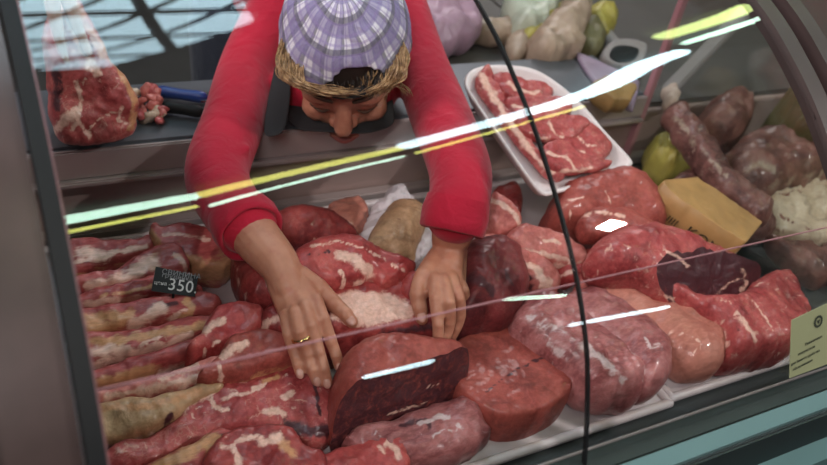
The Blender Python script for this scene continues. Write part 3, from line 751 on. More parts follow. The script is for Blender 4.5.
# trotter in paper
pp = slab('wrapping_paper', 'crumpled white paper wrapped around the pork trotter', 'paper',
     [(352, 246), (358, 236), (368, 218), (378, 204), (390, 192), (404, 194), (412, 202), (426, 212), (430, 236), (424, 258), (412, 270), (398, 266), (385, 258), (368, 254)], .030, .035, .012, 'paper', 2.2, n=(.2, -.4, 1), lump=.014, rough=.006)
slab('pork_trotter', 'tan pork trotter with a knuckle end resting in white paper at the back', 'trotter',
     [(364, 250), (372, 232), (382, 215), (392, 205), (402, 203), (412, 207), (420, 218), (421, 234), (415, 252), (410, 268), (396, 268), (378, 260)], .058, .07, .034, 'skin_rind', 2.1, n=(.2, -.4, 1),
     strokes=[('dark', [(401, 219)], .6)])
# ================================================================== MEAT ON THE RIGHT
GR = 'meat pieces on the right half of the counter'
def rgt(name, label, outline, z, T, r, strokes=(), mat='pork', p=2.3, n=(0, 0, 1), **kw):
    return slab(name, label, 'meat', outline, z, T, r, mat, p, strokes, n, GR, **kw)
rgt('pork_chop', 'pink pork chop with a white fat edge right beside the red sleeve cuff',
    [(484, 232), (486, 210), (490, 197), (498, 198), (510, 208), (520, 222), (517, 234), (505, 242), (492, 242)], .075, .05, .014,
    [('fat', [(490, 200), (500, 202), (512, 212), (519, 224)], 2.4)], 'pork', n=(-.2, -.5, 1))
rgt('pork_chop', 'pink pork chop behind the black glass seam, below the foam plate corner',
    [(502, 240), (520, 228), (540, 232), (562, 240), (580, 252), (585, 265), (572, 272), (545, 270), (520, 262), (506, 252)], .066, .045, .014,
    [('fat', [(508, 244), (530, 252), (555, 256), (580, 262)], 2.2), ('fat', [(524, 262), (550, 266), (570, 266)], 2.6), ('fat', [(546, 240), (560, 244)], 1.5)], 'pork', n=(-.1, -.4, 1))
rgt('pork_rib_cut', 'pale pork rib cut with long white fat running beside the dark round joint',
    [(468, 252), (474, 240), (490, 240), (510, 250), (535, 260), (552, 274), (558, 288), (552, 298), (540, 300), (524, 292), (508, 276), (490, 262)], .055, .055, .018,
    [('fat', [(472, 246), (492, 248), (515, 258), (535, 268), (546, 282), (548, 292)], 3.4), ('fat', [(540, 288), (552, 282)], 1.5), ('dark', [(528, 276), (534, 288)], 1.6)], 'pork', n=(-.1, -.35, 1))
rgt('pork_slice', 'oval pork slice with a brownish cut face left of the rolled joint',
    [(574, 288), (580, 272), (592, 262), (610, 258), (624, 264), (630, 276), (622, 286), (606, 292), (590, 298), (578, 296)], .060, .045, .014,
    [('dark', [(586, 288), (590, 275), (604, 268), (620, 270), (622, 280), (604, 288)], 4, 'area'), ('fat', [(580, 296), (596, 296), (615, 288), (632, 280)], 1.3)], 'pork', n=(-.1, -.4, 1), rough=.0006)
slab_dark = rgt('pork_slice', 'bright pink pork piece lying just behind the black seam and brownish slice',
    [(556, 268), (566, 258), (582, 252), (598, 256), (592, 268), (580, 282), (566, 288), (556, 280)], .052, .04, .014, [('fat', [(560, 276), (574, 270)], 1.5)], 'beef_bright', n=(-.1, -.4, 1))
rgt('pork_trimming', 'small red trimming in the dark gap below the foam plate left corner',
    [(492, 196), (502, 190), (514, 190), (522, 202), (520, 216), (510, 214), (498, 204)], .04, .04, .014, (), 'beef')
rgt('beef_chuck', 'brownish red beef joint at the back under the right end of the foam plate',
    [(540, 232), (548, 206), (562, 192), (588, 182), (614, 177), (636, 186), (652, 202), (660, 220), (658, 236), (636, 244), (606, 240), (576, 240), (556, 240)], .070, .11, .042,
    [('fat', [(572, 216), (562, 208), (570, 200), (584, 198)], .9), ('fat', [(606, 190), (610, 204), (606, 216)], .7)], 'beef_round', n=(-.1, -.3, 1))
rgt('beef_chop', 'folded brown beef chop with rounded end in front of the back joint',
    [(576, 226), (584, 214), (598, 210), (622, 213), (644, 222), (654, 232), (646, 242), (622, 242), (600, 242), (584, 240)], .105, .045, .020,
    [('fat', [(584, 216), (600, 212), (624, 216)], 1.6)], 'beef_round', n=(-.1, -.4, 1))
rgt('beef_shank', 'silvery veined beef shank lying nearest beside the brown disc on the tray',
    [(510, 330), (514, 312), (524, 302), (540, 304), (562, 314), (588, 332), (612, 350), (630, 368), (641, 388), (638, 402), (620, 406), (596, 403), (578, 396), (556, 374), (530, 352)], .042, .078, .034,
    [('fat', [(540, 322), (562, 334), (582, 348)], 3.0), ('fat', [(520, 318), (545, 318)], 1.6), ('fat', [(584, 342), (606, 362), (626, 384)], 2.8), ('fat', [(548, 346), (565, 356), (578, 364)], 2.0)], 'shank', n=(.1, -.1, 1), lump=.008)
rgt('beef_shank', 'second veined beef shank with a white tendon, right of the nearest shank',
    [(552, 312), (564, 302), (582, 299), (606, 309), (634, 325), (656, 344), (666, 362), (666, 380), (656, 393), (642, 396), (628, 384), (612, 362), (590, 342), (568, 326)], .046, .080, .036,
    [('fat', [(602, 328), (618, 342), (632, 360), (642, 374)], 3.6), ('fat', [(645, 338), (652, 346)], 1.4), ('fat', [(580, 318), (600, 326)], 2.5)], 'shank', n=(.1, -.1, 1), lump=.006)
rgt('pork_fillet', 'smooth tan pork fillet with a rounded tip, right of the two shanks',
    [(588, 298), (598, 288), (614, 284), (634, 292), (662, 305), (692, 316), (714, 330), (724, 346), (724, 362), (714, 374), (696, 376), (678, 370), (656, 354), (630, 332), (606, 316)], .042, .070, .034,
    [('fat', [(668, 332), (690, 336), (706, 346)], .45), ('fat', [(680, 350), (700, 352)], .4)], 'pork_smooth', n=(.1, -.1, 1), rough=.0004)
rgt('beef_joint', 'red beef joint with layered ribs of fat at the far right end of the tray',
    [(650, 300), (668, 300), (690, 308), (724, 306), (748, 290), (770, 284), (788, 302), (797, 322), (797, 342), (786, 356), (760, 361), (738, 364), (724, 360), (712, 338), (690, 322), (664, 312)], .045, .085, .026,
    [('fat', [(736, 312), (748, 326), (756, 340)], 1.8), ('fat', [(752, 300), (766, 318), (774, 334)], .9), ('fat', [(664, 306), (684, 318), (696, 322)], 2.4), ('fat', [(722, 322), (724, 340), (728, 352)], 1.2), ('dark', [(728, 316), (736, 330)], 1.4)], 'beef_marbled', p=2.8, n=(.1, -.15, 1), lump=.006)
rgt('rolled_pork', 'large rolled pork joint with a dark glossy cut end, beside the yellow packet',
    [(586, 262), (592, 248), (606, 240), (628, 234), (652, 234), (682, 247), (708, 258), (732, 267), (752, 273), (758, 286), (750, 302), (726, 312), (700, 308), (676, 304), (655, 294), (628, 284), (604, 278)], .090, .085, .040,
    [('fat', [(742, 268), (748, 284), (736, 297), (712, 306), (700, 306)], 1.5), ('fat', [(636, 262), (648, 268), (660, 268)], 2.6), ('fat', [(664, 250), (680, 258), (690, 268)], 1.6), ('fat', [(656, 290), (676, 300)], 1.6), ('fat', [(716, 296), (728, 284), (740, 278)], 1.2)], 'beef_marbled', n=(.1, -.25, 1), lump=.006, cut=(at(701, 284, .09), ((at(738, 286, .09)-at(600, 258, .09)).normalized()*.8+(Vector(CAM)-at(701, 284, .09)).normalized()*.85).normalized()), cutdark=.8)

# price tag
tg = [(156, 266.5), (198.5, 276), (195, 297), (151.5, 291)]
to = at(172, 282, .085); tn = Vector((-.05, -.8, .6)).normalized()
P4 = [on_plane(*q, to, tn) for q in tg]
bm = bmesh.new(); A = [bm.verts.new(q) for q in P4]; B = [bm.verts.new(q-tn*.0025) for q in P4]
bm.faces.new(A); bm.faces.new(B[::-1])
for k in range(4): bm.faces.new((A[k], A[(k+1) % 4], B[(k+1) % 4], B[k]))
ptag = frommesh('price_tag', bm, 'black_card', None, False)
tag(ptag, 'black price tag reading 350 stuck among the pork slabs at left', 'price tag')
tu = (P4[2]-P4[3]).normalized(); tv = (P4[0]-P4[3])
tp = lambda x, y: on_plane(x, y, to+tn*.0008, tn)
text('price_number', '350.', .0185, 'chalk', tp(167, 289.3), tu, tv, ptag)
text('printed_line', 'СВИНИНА', .0080, 'grey_mark', tp(161.5, 273.6), tu, tv, ptag, squeeze=1.05)
text('printed_line', 'грудинка', .0062, 'grey_mark', tp(161.5, 276.8), tu, tv, ptag, squeeze=1.2)
text('printed_line', 'цена -', .0058, 'chalk', tp(154, 283.8), tu, tv, ptag)
bm = bmesh.new(); q = (P4[2]+P4[3])/2-tn*.001; tube(bm, [q, q-Vector((0, -.004, .05))], [.0016, .0012], 8, 1); frommesh('pick', bm, 'black_plastic', ptag)

# ================================================================== ON THE WORKTOP AND BEHIND
zt = .138
slabo = at(95, 145, zt+.012)
rb = slab('rib_roast', 'large bone-in beef rib roast standing on the steel worktop at the left', 'meat',
    [(44, 30), (56, 8), (70, -6), (82, 2), (96, 30), (112, 62), (127, 80), (136, 98), (137, 114), (131, 130), (112, 139), (84, 144), (60, 141), (50, 120), (46, 80)], .2, .085, .022, 'beef_marbled', 3.0,
    [('rind', [(100, 42), (114, 64), (127, 82), (135, 100), (135, 116), (130, 128)], 3.0), ('fat', [(76, 82), (82, 100), (78, 118), (72, 130)], 2.4), ('fat', [(76, 112), (62, 122), (54, 132)], 4), ('fat', [(78, 122), (90, 136)], 2.4), ('fat', [(122, 106), (118, 120), (126, 124)], 1.6),
     ('fat', [(58, 4), (72, 24), (84, 50), (96, 72)], 4.5), ('fat', [(76, 2), (90, 30), (104, 58)], 3.0), ('dark', [(56, 70), (58, 90), (56, 108)], 4), ('fat', [(86, 76), (80, 96)], .8), ('fat', [(96, 120), (110, 112), (120, 112)], .8), ('fat', [(90, 128), (100, 118)], 1.0)],
    n=(-.05, -.9, .35), oc=slabo+Vector((0, .045, .06)), lump=.006)
for a, b in (((52, 2), (66, 60)), ((66, -6), (88, 52))):
    bm = bmesh.new(); P = [on_plane(*q, slabo+Vector((0, .0, .065)), (-.05, -.9, .35)) for q in (a, ((a[0]+b[0])/2-1, (a[1]+b[1])/2), b)]
    tube(bm, P, [.009, .007, .005], 10); o = frommesh('rib_bone', bm, 'bone', rb)
# trimmings heap: one thing for each scrap
spots = []
for k in range(20):
    px = random.uniform(130, 164); lo = 90 if px < 158 else 96
    py = random.uniform(lo, 121)
    h = max(0, (118-py)/34)*.032
    P = at(px, py, zt+.008+h); r = random.uniform(.006, .0095)
    bm = bmesh.new(); ax = Matrix.Rotation(random.uniform(0, 6), 3, Vector((random.random(), random.random(), random.random()+.1)))
    ell(bm, (0, 0, 0), [ax.col[i] for i in range(3)], (r*1.5, r, r*.7), 2)
    for v in bm.verts: v.co += Vector(noise.noise_vector(v.co*120+Vector((k*3.3, 0, 0))))*r*.5
    bmesh.ops.translate(bm, vec=P, verts=bm.verts)
    o = frommesh('meat_scrap', bm, ('beef_marbled', 'pork', 'pork', 'pale_fat')[k % 4])
    tag(o, 'small diced scrap of fatty meat in the heap right of the rib roast', 'meat scrap', 'diced meat scraps on the worktop')
def knife(label, a, b, c, col):
    A_, B_, C_ = at(*a, zt+.012), at(*b, zt+.012), at(*c, zt+.010)
    e = empty('butcher_knife', label, 'knife', Vector((B_.x, B_.y, zt)), 'knives on the worktop')
    bm = bmesh.new(); tube(bm, [A_, A_.lerp(B_, .5), B_], [.011, .0095, .011], 12, 4, flat=.75); frommesh('handle', bm, col, e)
    d = (C_-B_).normalized(); s = Vector((-d.y, d.x, 0))*.013
    bm = bmesh.new(); q = [B_-s, B_+s, C_.lerp(B_, .25)+s, C_]
    lo = [bm.verts.new(x-Vector((0, 0, .001))) for x in q]; hi = [bm.verts.new(x+Vector((0, 0, .001))) for x in q]
    bm.faces.new(lo); bm.faces.new(hi)
    for k in range(4): bm.faces.new((lo[k], lo[(k+1) % 4], hi[(k+1) % 4], hi[k]))
    frommesh('blade', bm, 'blade', e, False)
knife('butcher knife with a blue handle lying behind the meat scraps', (164, 92), (200, 97), (262, 99), 'blue_handle')
knife('butcher knife with a black handle lying nearest the red sleeve', (196, 111), (168, 107), (135, 92), 'black_plastic')

# plate of slices, leaning from the worktop onto the joints
pn = Vector((-.02, -.34, 1)).normalized(); po = at(548, 128, .150)
RIM = [(466, 84), (470, 72), (484, 66), (504, 65), (530, 68), (552, 79), (580, 102), (606, 132), (630, 158), (630, 165), (616, 175), (584, 184), (556, 192), (543, 193), (528, 176), (500, 136), (476, 102)]
plate_ = empty('foam_plate', 'white oblong foam plate of sliced meat leaning off the worktop', 'plate', po-Vector((0, 0, .03)))
pu = Vector((1, 0, 0)); pu = (pu-pn*pu.dot(pn)).normalized(); pv = pn.cross(pu)
R2 = [np.array([(on_plane(*q, po, pn)-po).dot(pu), (on_plane(*q, po, pn)-po).dot(pv)]) for q in RIM]
R2 = np.array(crom([R2[-1]]+R2+R2[:2], 5)[5:-5])[:-1]; cen = R2.mean(0)
bm = bmesh.new(); rings = []
for sc_, h in ((1.0, 0), (1.012, -.002), (1.0, -.005), (.90, -.022), (.86, -.024)):
    rings.append([bm.verts.new(po+pu*(cen[0]+(q[0]-cen[0])*sc_)+pv*(cen[1]+(q[1]-cen[1])*sc_)+pn*h) for q in R2])
inner = []
for sc_, h in ((.975, .0), (.94, -.004), (.87, -.018), (.84, -.020)):
    inner.append([bm.verts.new(po+pu*(cen[0]+(q[0]-cen[0])*sc_)+pv*(cen[1]+(q[1]-cen[1])*sc_)+pn*h) for q in R2])
def bridge(a, b):
    for k in range(len(a)): bm.faces.new((a[k], a[(k+1) % len(a)], b[(k+1) % len(a)], b[k]))
for a, b in zip(rings, rings[1:]): bridge(a, b)
for a, b in zip(inner, inner[1:]): bridge(a, b)
bridge(rings[0], inner[0]); bm.faces.new(rings[-1]); bm.faces.new(inner[-1])
frommesh('plate_shell', bm, 'white_foam', plate_)
def sl(label, outline, h, strokes):
    return slab('meat_slice', label, 'meat slice', outline, 0, .016, .007, 'beef_marbled', 2.6, strokes, pn, 'meat slices on the foam plate', oc=po+pn*h, step=.003, lump=.004)
sl('fatty meat slice along the left rim of the foam plate', [(476, 84), (484, 68), (489, 70), (496, 84), (512, 112), (530, 142), (548, 164), (566, 172), (560, 180), (546, 176), (524, 152), (498, 118)], -.006,
   [('fat', [(482, 76), (490, 92), (510, 122), (532, 152), (552, 172)], 3.0)])
sl('meat slice at the far end of the foam plate', [(490, 78), (502, 74), (520, 80), (540, 84), (552, 92), (548, 102), (524, 104), (506, 98), (496, 88)], -.004, [('fat', [(508, 82), (524, 92), (540, 92)], 1.6), ('fat', [(498, 92), (520, 102)], 1.4)])
sl('meat slice second from the far end of the foam plate', [(504, 100), (524, 100), (552, 98), (568, 104), (570, 114), (548, 122), (524, 122), (512, 114)], .002, [('fat', [(512, 106), (536, 112), (560, 108)], 1.5), ('fat', [(530, 120), (556, 116)], 1.3)])
sl('meat slice in the middle of the foam plate beside the seam', [(514, 122), (536, 118), (560, 116), (580, 118), (588, 128), (572, 140), (548, 142), (528, 138)], .002, [('fat', [(548, 122), (556, 134), (566, 140)], 1.2), ('fat', [(530, 132), (546, 140)], 1.4)])
sl('meat slice right of the plate middle with a white fat web', [(560, 130), (584, 124), (602, 136), (612, 150), (596, 162), (576, 158), (562, 146)], -.001, [('fat', [(574, 132), (584, 144), (596, 148)], 1.1), ('fat', [(566, 150), (584, 152)], 1.4)])
sl('meat slice at the near end of the foam plate', [(540, 148), (562, 142), (580, 154), (602, 160), (612, 164), (600, 170), (574, 174), (556, 172), (544, 162)], .004, [('fat', [(546, 152), (566, 158), (576, 170)], 1.3), ('fat', [(560, 172), (590, 168)], 1.6)])

# yellow packet by the partition
yn = Vector((.15, -.25, 1)).normalized()
yo = at(700, 222, .085)
yp = slab('yellow_packet', 'yellow block-shaped packet with black lettering beside the rolled joint', 'packet',
     [(651, 196), (652, 194), (654, 193), (684, 190), (687, 191), (689, 193), (706, 204), (728, 219), (747, 232), (749, 234), (749, 237), (737, 252), (733, 255), (729, 254), (708, 241), (686, 226), (666, 212), (652, 199)], 0, .060, .004, 'yellow_pack', 6, n=yn, oc=yo, lump=.0015, rough=.0004)
ya, yb = on_plane(666, 212, yo, yn), on_plane(727, 253, yo, yn)
yu = (yb-ya).normalized(); yd = yn; yf = yu.cross(yn); yf = yf if yf.y < 0 else -yf
def ytxt(s, px, py, size):
    P = on_plane(px, py, ya+yf*.004, yf)
    return text('pack_lettering', s, size, 'pack_ink', P, yu, yn, yp, depth=.0004)
ytxt('KOM', 683, 233, .024); ytxt('IIII', 665, 220, .016)

# beyond the partition: the neighbouring section
GB = 'meat and bags beyond the partition glass'
def far(name, label, cat, outline, z, T, r, mat, strokes=(), n=(0, -.2, 1), p=2.3, **kw):
    kw.setdefault('lump', .014)
    return slab(name, label, cat, outline, z, T, r, mat, p, strokes, n, GB, step=.005, rough=.003, **kw)
far('rib_rack', 'long narrow rack of dark ribs leaning beyond the partition glass', 'meat', [(664, 116), (674, 108), (688, 122), (706, 144), (728, 170), (750, 194), (770, 216), (758, 224), (736, 206), (708, 180), (684, 148)], .10, .045, .02, 'brown_meat', [('fat', [(676, 116), (700, 148), (730, 182)], 1.6)])
far('brown_joint', 'dark brown beef joint lying beyond the partition, behind the pale fat sheet', 'meat', [(722, 176), (728, 154), (744, 140), (766, 142), (790, 152), (822, 158), (834, 172), (822, 184), (792, 190), (764, 200), (740, 200)], .07, .10, .04, 'brown_meat', [('fat', [(748, 168), (762, 164), (778, 172)], 3), ('fat', [(770, 190), (800, 178), (824, 176)], 2)], lump=.012)
far('brown_joint', 'dark brown meat cut just behind the yellow packet', 'meat', [(660, 196), (676, 180), (700, 172), (724, 186), (748, 200), (766, 216), (768, 236), (752, 240), (728, 222), (704, 206), (684, 198)], .04, .07, .03, 'brown_meat', [('fat', [(700, 184), (716, 194)], 1.5)], lump=.010)
far('fat_sheet', 'pale sheet of fat lying nearest beyond the partition at right', 'fat', [(756, 206), (776, 196), (806, 192), (836, 190), (846, 214), (838, 240), (808, 248), (782, 240), (764, 226)], .03, .05, .02, 'pale_fat', [('dark', [(775, 214), (792, 222), (808, 228)], 1.4), ('dark', [(768, 222), (784, 232)], 2)])
far('fat_sheet', 'pale strip of fat between the brown joint and the nearest fat sheet', 'fat', [(764, 200), (790, 190), (820, 182), (840, 180), (842, 190), (806, 194), (778, 204)], .05, .04, .016, 'pale_fat', [('dark', [(780, 198), (800, 192)], 2.5)])
far('grey_offal', 'grey-brown offal piece in the shade beyond the partition at lower right', 'meat', [(764, 236), (784, 244), (808, 250), (838, 246), (846, 270), (820, 286), (796, 276), (776, 258)], .02, .04, .016, 'brown_meat')
far('yellow_bag', 'yellow-green bag seen through the partition glass behind the packet', 'bag', [(646, 158), (654, 144), (672, 140), (692, 148), (700, 164), (690, 176), (668, 178), (652, 172)], .035, .08, .028, 'yellow_bag', lump=.02)
far('bone_piece', 'pale knuckle bone standing at the top behind the partition glass', 'bone', [(664, 92), (670, 86), (676, 92), (674, 104), (670, 110), (665, 104)], .118, .03, .012, 'bone')
far('liver_piece', 'brownish ribbed offal lying behind the rib rack beyond the partition', 'meat', [(692, 136), (700, 116), (720, 108), (740, 118), (742, 134), (728, 150), (712, 152)], .07, .13, .03, 'brown_meat', [('fat', [(700, 126), (716, 134)], 1.2)], lump=.01)
far('olive_tub', 'pale olive tub in the dark behind the brown joint', 'tub', [(770, 116), (778, 108), (800, 112), (808, 122), (806, 148), (796, 154), (774, 148)], .09, .17, .012, 'olive', p=4)
# behind, on the back counter
def bk(name, label, cat, outline, z, T, r, mat, strokes=(), n=(0, -.35, 1), p=2.2, rest=.099, **kw):
    o = slab(name, label, cat, outline, z, T, r, mat, p, strokes, n, 'goods on the back counter', step=.006, **kw)
    low = min(v.co.z for v in o.data.vertices)+o.location.z
    if rest is not None: o.location.z += rest-low
    return o
bk('pork_head_meat', 'purplish fatty meat hanging low behind the right sleeve at top', 'meat', [(412, -20), (440, -24), (462, -14), (476, 2), (482, 18), (476, 34), (456, 42), (432, 46), (418, 36)], .17, .08, .035, 'purple_fat', lump=.016)
bk('pork_fat_strip', 'pale pink strip of fat lying behind the foam plate at the back', 'fat', [(430, 34), (446, 24), (480, 22), (506, 18), (526, 20), (530, 32), (518, 42), (486, 40), (456, 42), (434, 46)], .13, .05, .02, 'chicken_skin', lump=.014)
bk('clear_bag', 'grey-green plastic bag at the top behind the black seam', 'bag', [(506, -14), (524, -22), (548, -16), (556, 4), (548, 20), (530, 26), (514, 14)], .18, .08, .03, 'clear_bag', lump=.02)
bk('yellow_bag', 'bright yellow bag behind the whole chicken at top', 'bag', [(524, 16), (540, 8), (562, 2), (572, 12), (560, 24), (548, 36), (530, 46), (518, 38)], .15, .06, .025, 'yellow_bag', lump=.012)
bk('whole_chicken', 'pale plucked whole chicken lying on the back counter', 'chicken', [(528, 48), (534, 34), (550, 18), (566, 4), (582, 6), (586, 22), (580, 40), (580, 54), (566, 64), (546, 66), (532, 62)], .15, .09, .045, 'chicken_skin', lump=.016)
bk('chicken_leg', 'thin chicken leg sticking up left of the whole chicken', 'chicken', [(510, 32), (522, 22), (532, 26), (530, 40), (526, 54), (516, 56), (508, 46)], .14, .04, .018, 'chicken_skin')
bk('olive_bundle', 'olive brown bundle right of the whole chicken', 'bag', [(572, 32), (580, 20), (594, 24), (604, 40), (600, 56), (588, 58), (578, 48)], .14, .06, .025, 'olive', lump=.01)
bk('yellow_bag', 'yellow bag at the top right of the olive bundle', 'bag', [(586, 4), (600, -4), (618, 4), (618, 18), (606, 28), (594, 18)], .16, .06, .025, 'yellow_bag', lump=.012)
bk('orange_cheese', 'orange block lying behind the foam plate right rim', 'cheese', [(588, 90), (589, 88), (604, 81), (606, 81), (632, 92), (633, 94), (628, 106), (626, 107), (612, 108), (610, 108)], .160, .034, .006, 'orange_block', p=4, rest=.137)
bk('lilac_tray', 'lilac corner of a flat tray behind the white light streak', 'tray', [(575, 52), (577, 52), (600, 62), (638, 80), (640, 83), (634, 108), (630, 108), (612, 96), (590, 76)], .145, .010, .004, 'lilac', p=4, rest=.137, n=(0, 0, 1), lump=.001, rough=.0003)
o_ = empty('weighing_scale', 'small scale with a dark screen on the back counter', 'scale', at(622, 60, .10), None)
so = at(622, 52, .14); sn_ = Vector((-.1, -.6, .8)).normalized()
for nm, ol, h, T, m in (('scale_body', [(600, 60), (612, 42), (642, 46), (638, 66), (616, 70)], 0, .03, 'grey_plastic'), ('screen', [(608, 57), (615, 46), (637, 49), (634, 61), (618, 64)], .012, .012, 'black_plastic')):
    me, c = slab_mesh(nm, ol, so+sn_*h, sn_, T, .004, 4, (), step=.006, lump=0, rough=0); ob = link(nm, me, m); ob.location = c; child(ob, o_)
bm = bmesh.new(); tube(bm, [W(572, -6, 1.75), W(614, 46, 1.70)], [.016, .016], 12, 1); tag(frommesh('steel_tube', bm, 'grey_plastic'), 'grey tube leaning behind the whole chicken to the scale', 'tube')
bm = bmesh.new(); a_, b_ = W(655, 104, 1.6), W(752, 4, 1.6); box(bm, (-.5, -.014, -.006), (.5, .014, .006), .003)
d_ = (b_-a_); bmesh.ops.transform(bm, matrix=Matrix.Translation((a_+b_)/2) @ d_.to_track_quat('X', 'Z').to_matrix().to_4x4() @ Matrix.Diagonal((d_.length, 1, 1, 1)), verts=bm.verts)
frommesh('support_bar', bm, 'grey_plastic', case, False)

# ================================================================== THE BUTCHER
def cdir(x, y, z): return Vector(RC @ np.array([x, y, z], float)).normalized()
pers = empty('person', 'person in a red sweater, dark apron and plaid cap leaning over to arrange meat', 'person', (.62, 1.5, FZ))
ft = cdir(.0, .93, -.36); tp_ = cdir(.05, -.36, -.93); tp_ = (tp_-ft*tp_.dot(ft)).normalized(); rt = ft.cross(tp_)   # face, crown, side
HC = W(345, 47, 1.12)
if rt.dot(cdir(1, 0, 0)) < 0: rt = -rt
def H(x, y, z): return HC+rt*x+ft*y+tp_*z       # head space: side, forward, up
SR, SL_ = W(284, 0, 1.31), W(392, -6, 1.31)
M_ = (SR+SL_)/2+Vector((0, .02, 0))
PEL = Vector((.62, 1.50, .10))
bm = bmesh.new(); AX = [rt, ft, tp_]
ell(bm, H(0, 0, .005), AX, (.073, .092, .098))             # skull
ell(bm, H(0, .030, -.045), AX, (.060, .060, .068))         # face
ell(bm, H(0, .054, -.084), AX, (.028, .024, .024))         # chin
for s in (-1, 1):
    ell(bm, H(.034*s, .062, -.045), AX, (.024, .022, .022), 2)   # cheek
    ell(bm, H(.028*s, .078, .010), AX, (.024, .014, .011), 2)    # brow
    ell(bm, H(.030*s, .072, -.010), AX, (.016, .014, .013), 2)   # closed lid
    ell(bm, H(.076*s, -.008, -.020), AX, (.010, .020, .032), 2)  # ear
tube(bm, [H(0, .082, .006), H(0, .094, -.014), H(0, .104, -.030)], [.009, .011, .0125], 12)   # nose
for s in (-1, 1): ell(bm, H(.011*s, .092, -.034), AX, (.009, .010, .008), 2)
ell(bm, H(0, .088, -.072), AX, (.022, .012, .009), 2)      # mouth
tube(bm, [H(0, -.02, -.06), H(0, -.045, -.12), M_], [.052, .052, .06], 18)
# trunk, hips and legs
tube(bm, [M_+Vector((-.01, 0, .0)), M_.lerp(PEL, .5), PEL], [.066, .095, .108], 20, flat=.82)
tube(bm, [SR, M_, SL_], [.036, .058, .036], 16)
for s in (-1, 1):
    hx = PEL.x+.085*s
    tube(bm, [(hx, 1.50, .06), (hx+.01*s, 1.47, -.34), (hx+.01*s, 1.52, -.70), (hx+.01*s, 1.52, -.75)], [.085, .055, .036, .036], 16)
    tube(bm, [(hx+.01*s, 1.54, -.765), (hx+.015*s, 1.40, -.775)], [.034, .024], 12)
# arms
ER, EL = W(214, 172, 1.06), W(467, 172, 1.03)
WR, WL = at(280, 266, .128), at(450, 246, .135)
CR, CL = W(245, 224, .965), W(456, 214, .985)
tube(bm, [SR, W(252, 62, 1.24), W(234, 120, 1.14), W(217, 172, 1.055), W(230, 206, 1.0), CR, CR.lerp(WR, .5), WR, WR.lerp(at(298, 312, .108), .45)], [.036, .034, .033, .031, .030, .0285, .0265, .0225, .0175], 18)
tube(bm, [SL_, W(418, 60, 1.23), W(441, 118, 1.13), W(459, 166, 1.04), W(460, 195, 1.00), CL, CL.lerp(WL, .5), WL, WL.lerp(at(448, 288, .118), .45)], [.036, .033, .032, .031, .030, .0280, .0255, .0215, .0170], 18)
def finger(pts, r0=.0082, r1=.0062):
    n = len(pts); rr = [r0+(r1-r0)*k/(n-1) for k in range(n)]
    tube(bm, pts, rr, 12, 4)
    for k in (1, 2, 3):                                            # knuckles
        if k < n-1: ell(bm, pts[k]+(Vector(CAM)-pts[k]).normalized()*r0*.18, [Vector((1, 0, 0)), Vector((0, 1, 0)), Vector((0, 0, 1))], (rr[k]*1.06,)*3, 2)
RH = dict(index=[(316, 300, .118), (323, 318, .112), (331, 341, .090), (336, 355, .078), (339, 366, .066)],
          middle=[(305, 306, .118), (311, 325, .110), (319, 352, .086), (324, 369, .074), (327, 383, .061)],
          ring=[(294, 312, .114), (299, 331, .105), (307, 354, .082), (312, 369, .072), (317, 381, .061)],
          pinky=[(285, 315, .108), (288, 334, .097), (294, 353, .078), (297, 364, .072), (300, 374, .064)])
for nm, P in RH.items(): finger([at(*q) for q in P], .0076 if nm != 'pinky' else .0066, .0060 if nm != 'pinky' else .0052)
finger([at(*q) for q in ((300, 276, .122), (318, 288, .112), (333, 303, .102), (345, 314, .096), (352, 322, .092))], .0125, .0072)
# palm of the ringed hand
for a, b, r in (((283, 268, .124), (316, 304, .112), .0150), ((281, 268, .124), (306, 310, .111), .0155), ((279, 270, .122), (296, 315, .106), .0150), ((276, 272, .119), (288, 318, .100), .0135)):
    tube(bm, [at(*a).lerp(at(*b), -.25), at(*a), at(*a).lerp(at(*b), .55), at(*b)], [.0120, .0150, r*.9, r*.66], 12, 3)
LH = dict(index=[(434, 278, .128), (435, 298, .122), (438, 324, .100), (438, 342, .080), (436, 357, .066)],
          middle=[(444, 280, .130), (449, 302, .122), (450, 322, .096), (446, 336, .078), (443, 346, .066)],
          ring=[(452, 278, .128), (459, 298, .116), (460, 316, .092), (456, 328, .076), (452, 336, .066)],
          pinky=[(456, 274, .122), (464, 290, .108), (466, 304, .088), (464, 314, .076), (461, 322, .066)])
for nm, P in LH.items(): finger([at(*q) for q in P], .0076 if nm != 'pinky' else .0066, .0062 if nm != 'pinky' else .0054)
finger([at(*q) for q in ((438, 256, .128), (424, 276, .122), (418, 294, .112), (420, 308, .102), (422, 319, .095))], .0125, .0074)
for a, b, r in (((446, 246, .130), (434, 290, .118), .0150), ((449, 246, .131), (444, 292, .119), .0155), ((452, 247, .129), (453, 288, .117), .0145), ((455, 248, .126), (459, 282, .110), .0130)):
    tube(bm, [at(*a).lerp(at(*b), -.25), at(*a), at(*a).lerp(at(*b), .55), at(*b)], [.0120, .0150, r*.9, r*.66], 12, 3)
body = remeshed('body', bm, .0021, 'skin', pers, 3, .5)
# nails
def nail(q0, q1, lift, sz):
    a, b = at(*q0), at(*q1); d = (b-a).normalized(); up = (Vector(CAM)-b).normalized(); up = (up-d*up.dot(d)).normalized(); s = d.cross(up)
    bm = bmesh.new(); ell(bm, b-d*.001+up*lift, [s, d, up], (sz*.72, sz, .0016), 2); frommesh('fingernail', bm, 'nail', pers)
for h_ in (RH, LH):
    for nm, P in h_.items():
        if h_ is LH and nm != 'index': continue
        nail(P[-2], P[-1], .0058, .0058)
nail((345, 314, .096), (352, 322, .092), .0064, .0068); nail((420, 308, .102), (422, 319, .095), .0066, .0068)
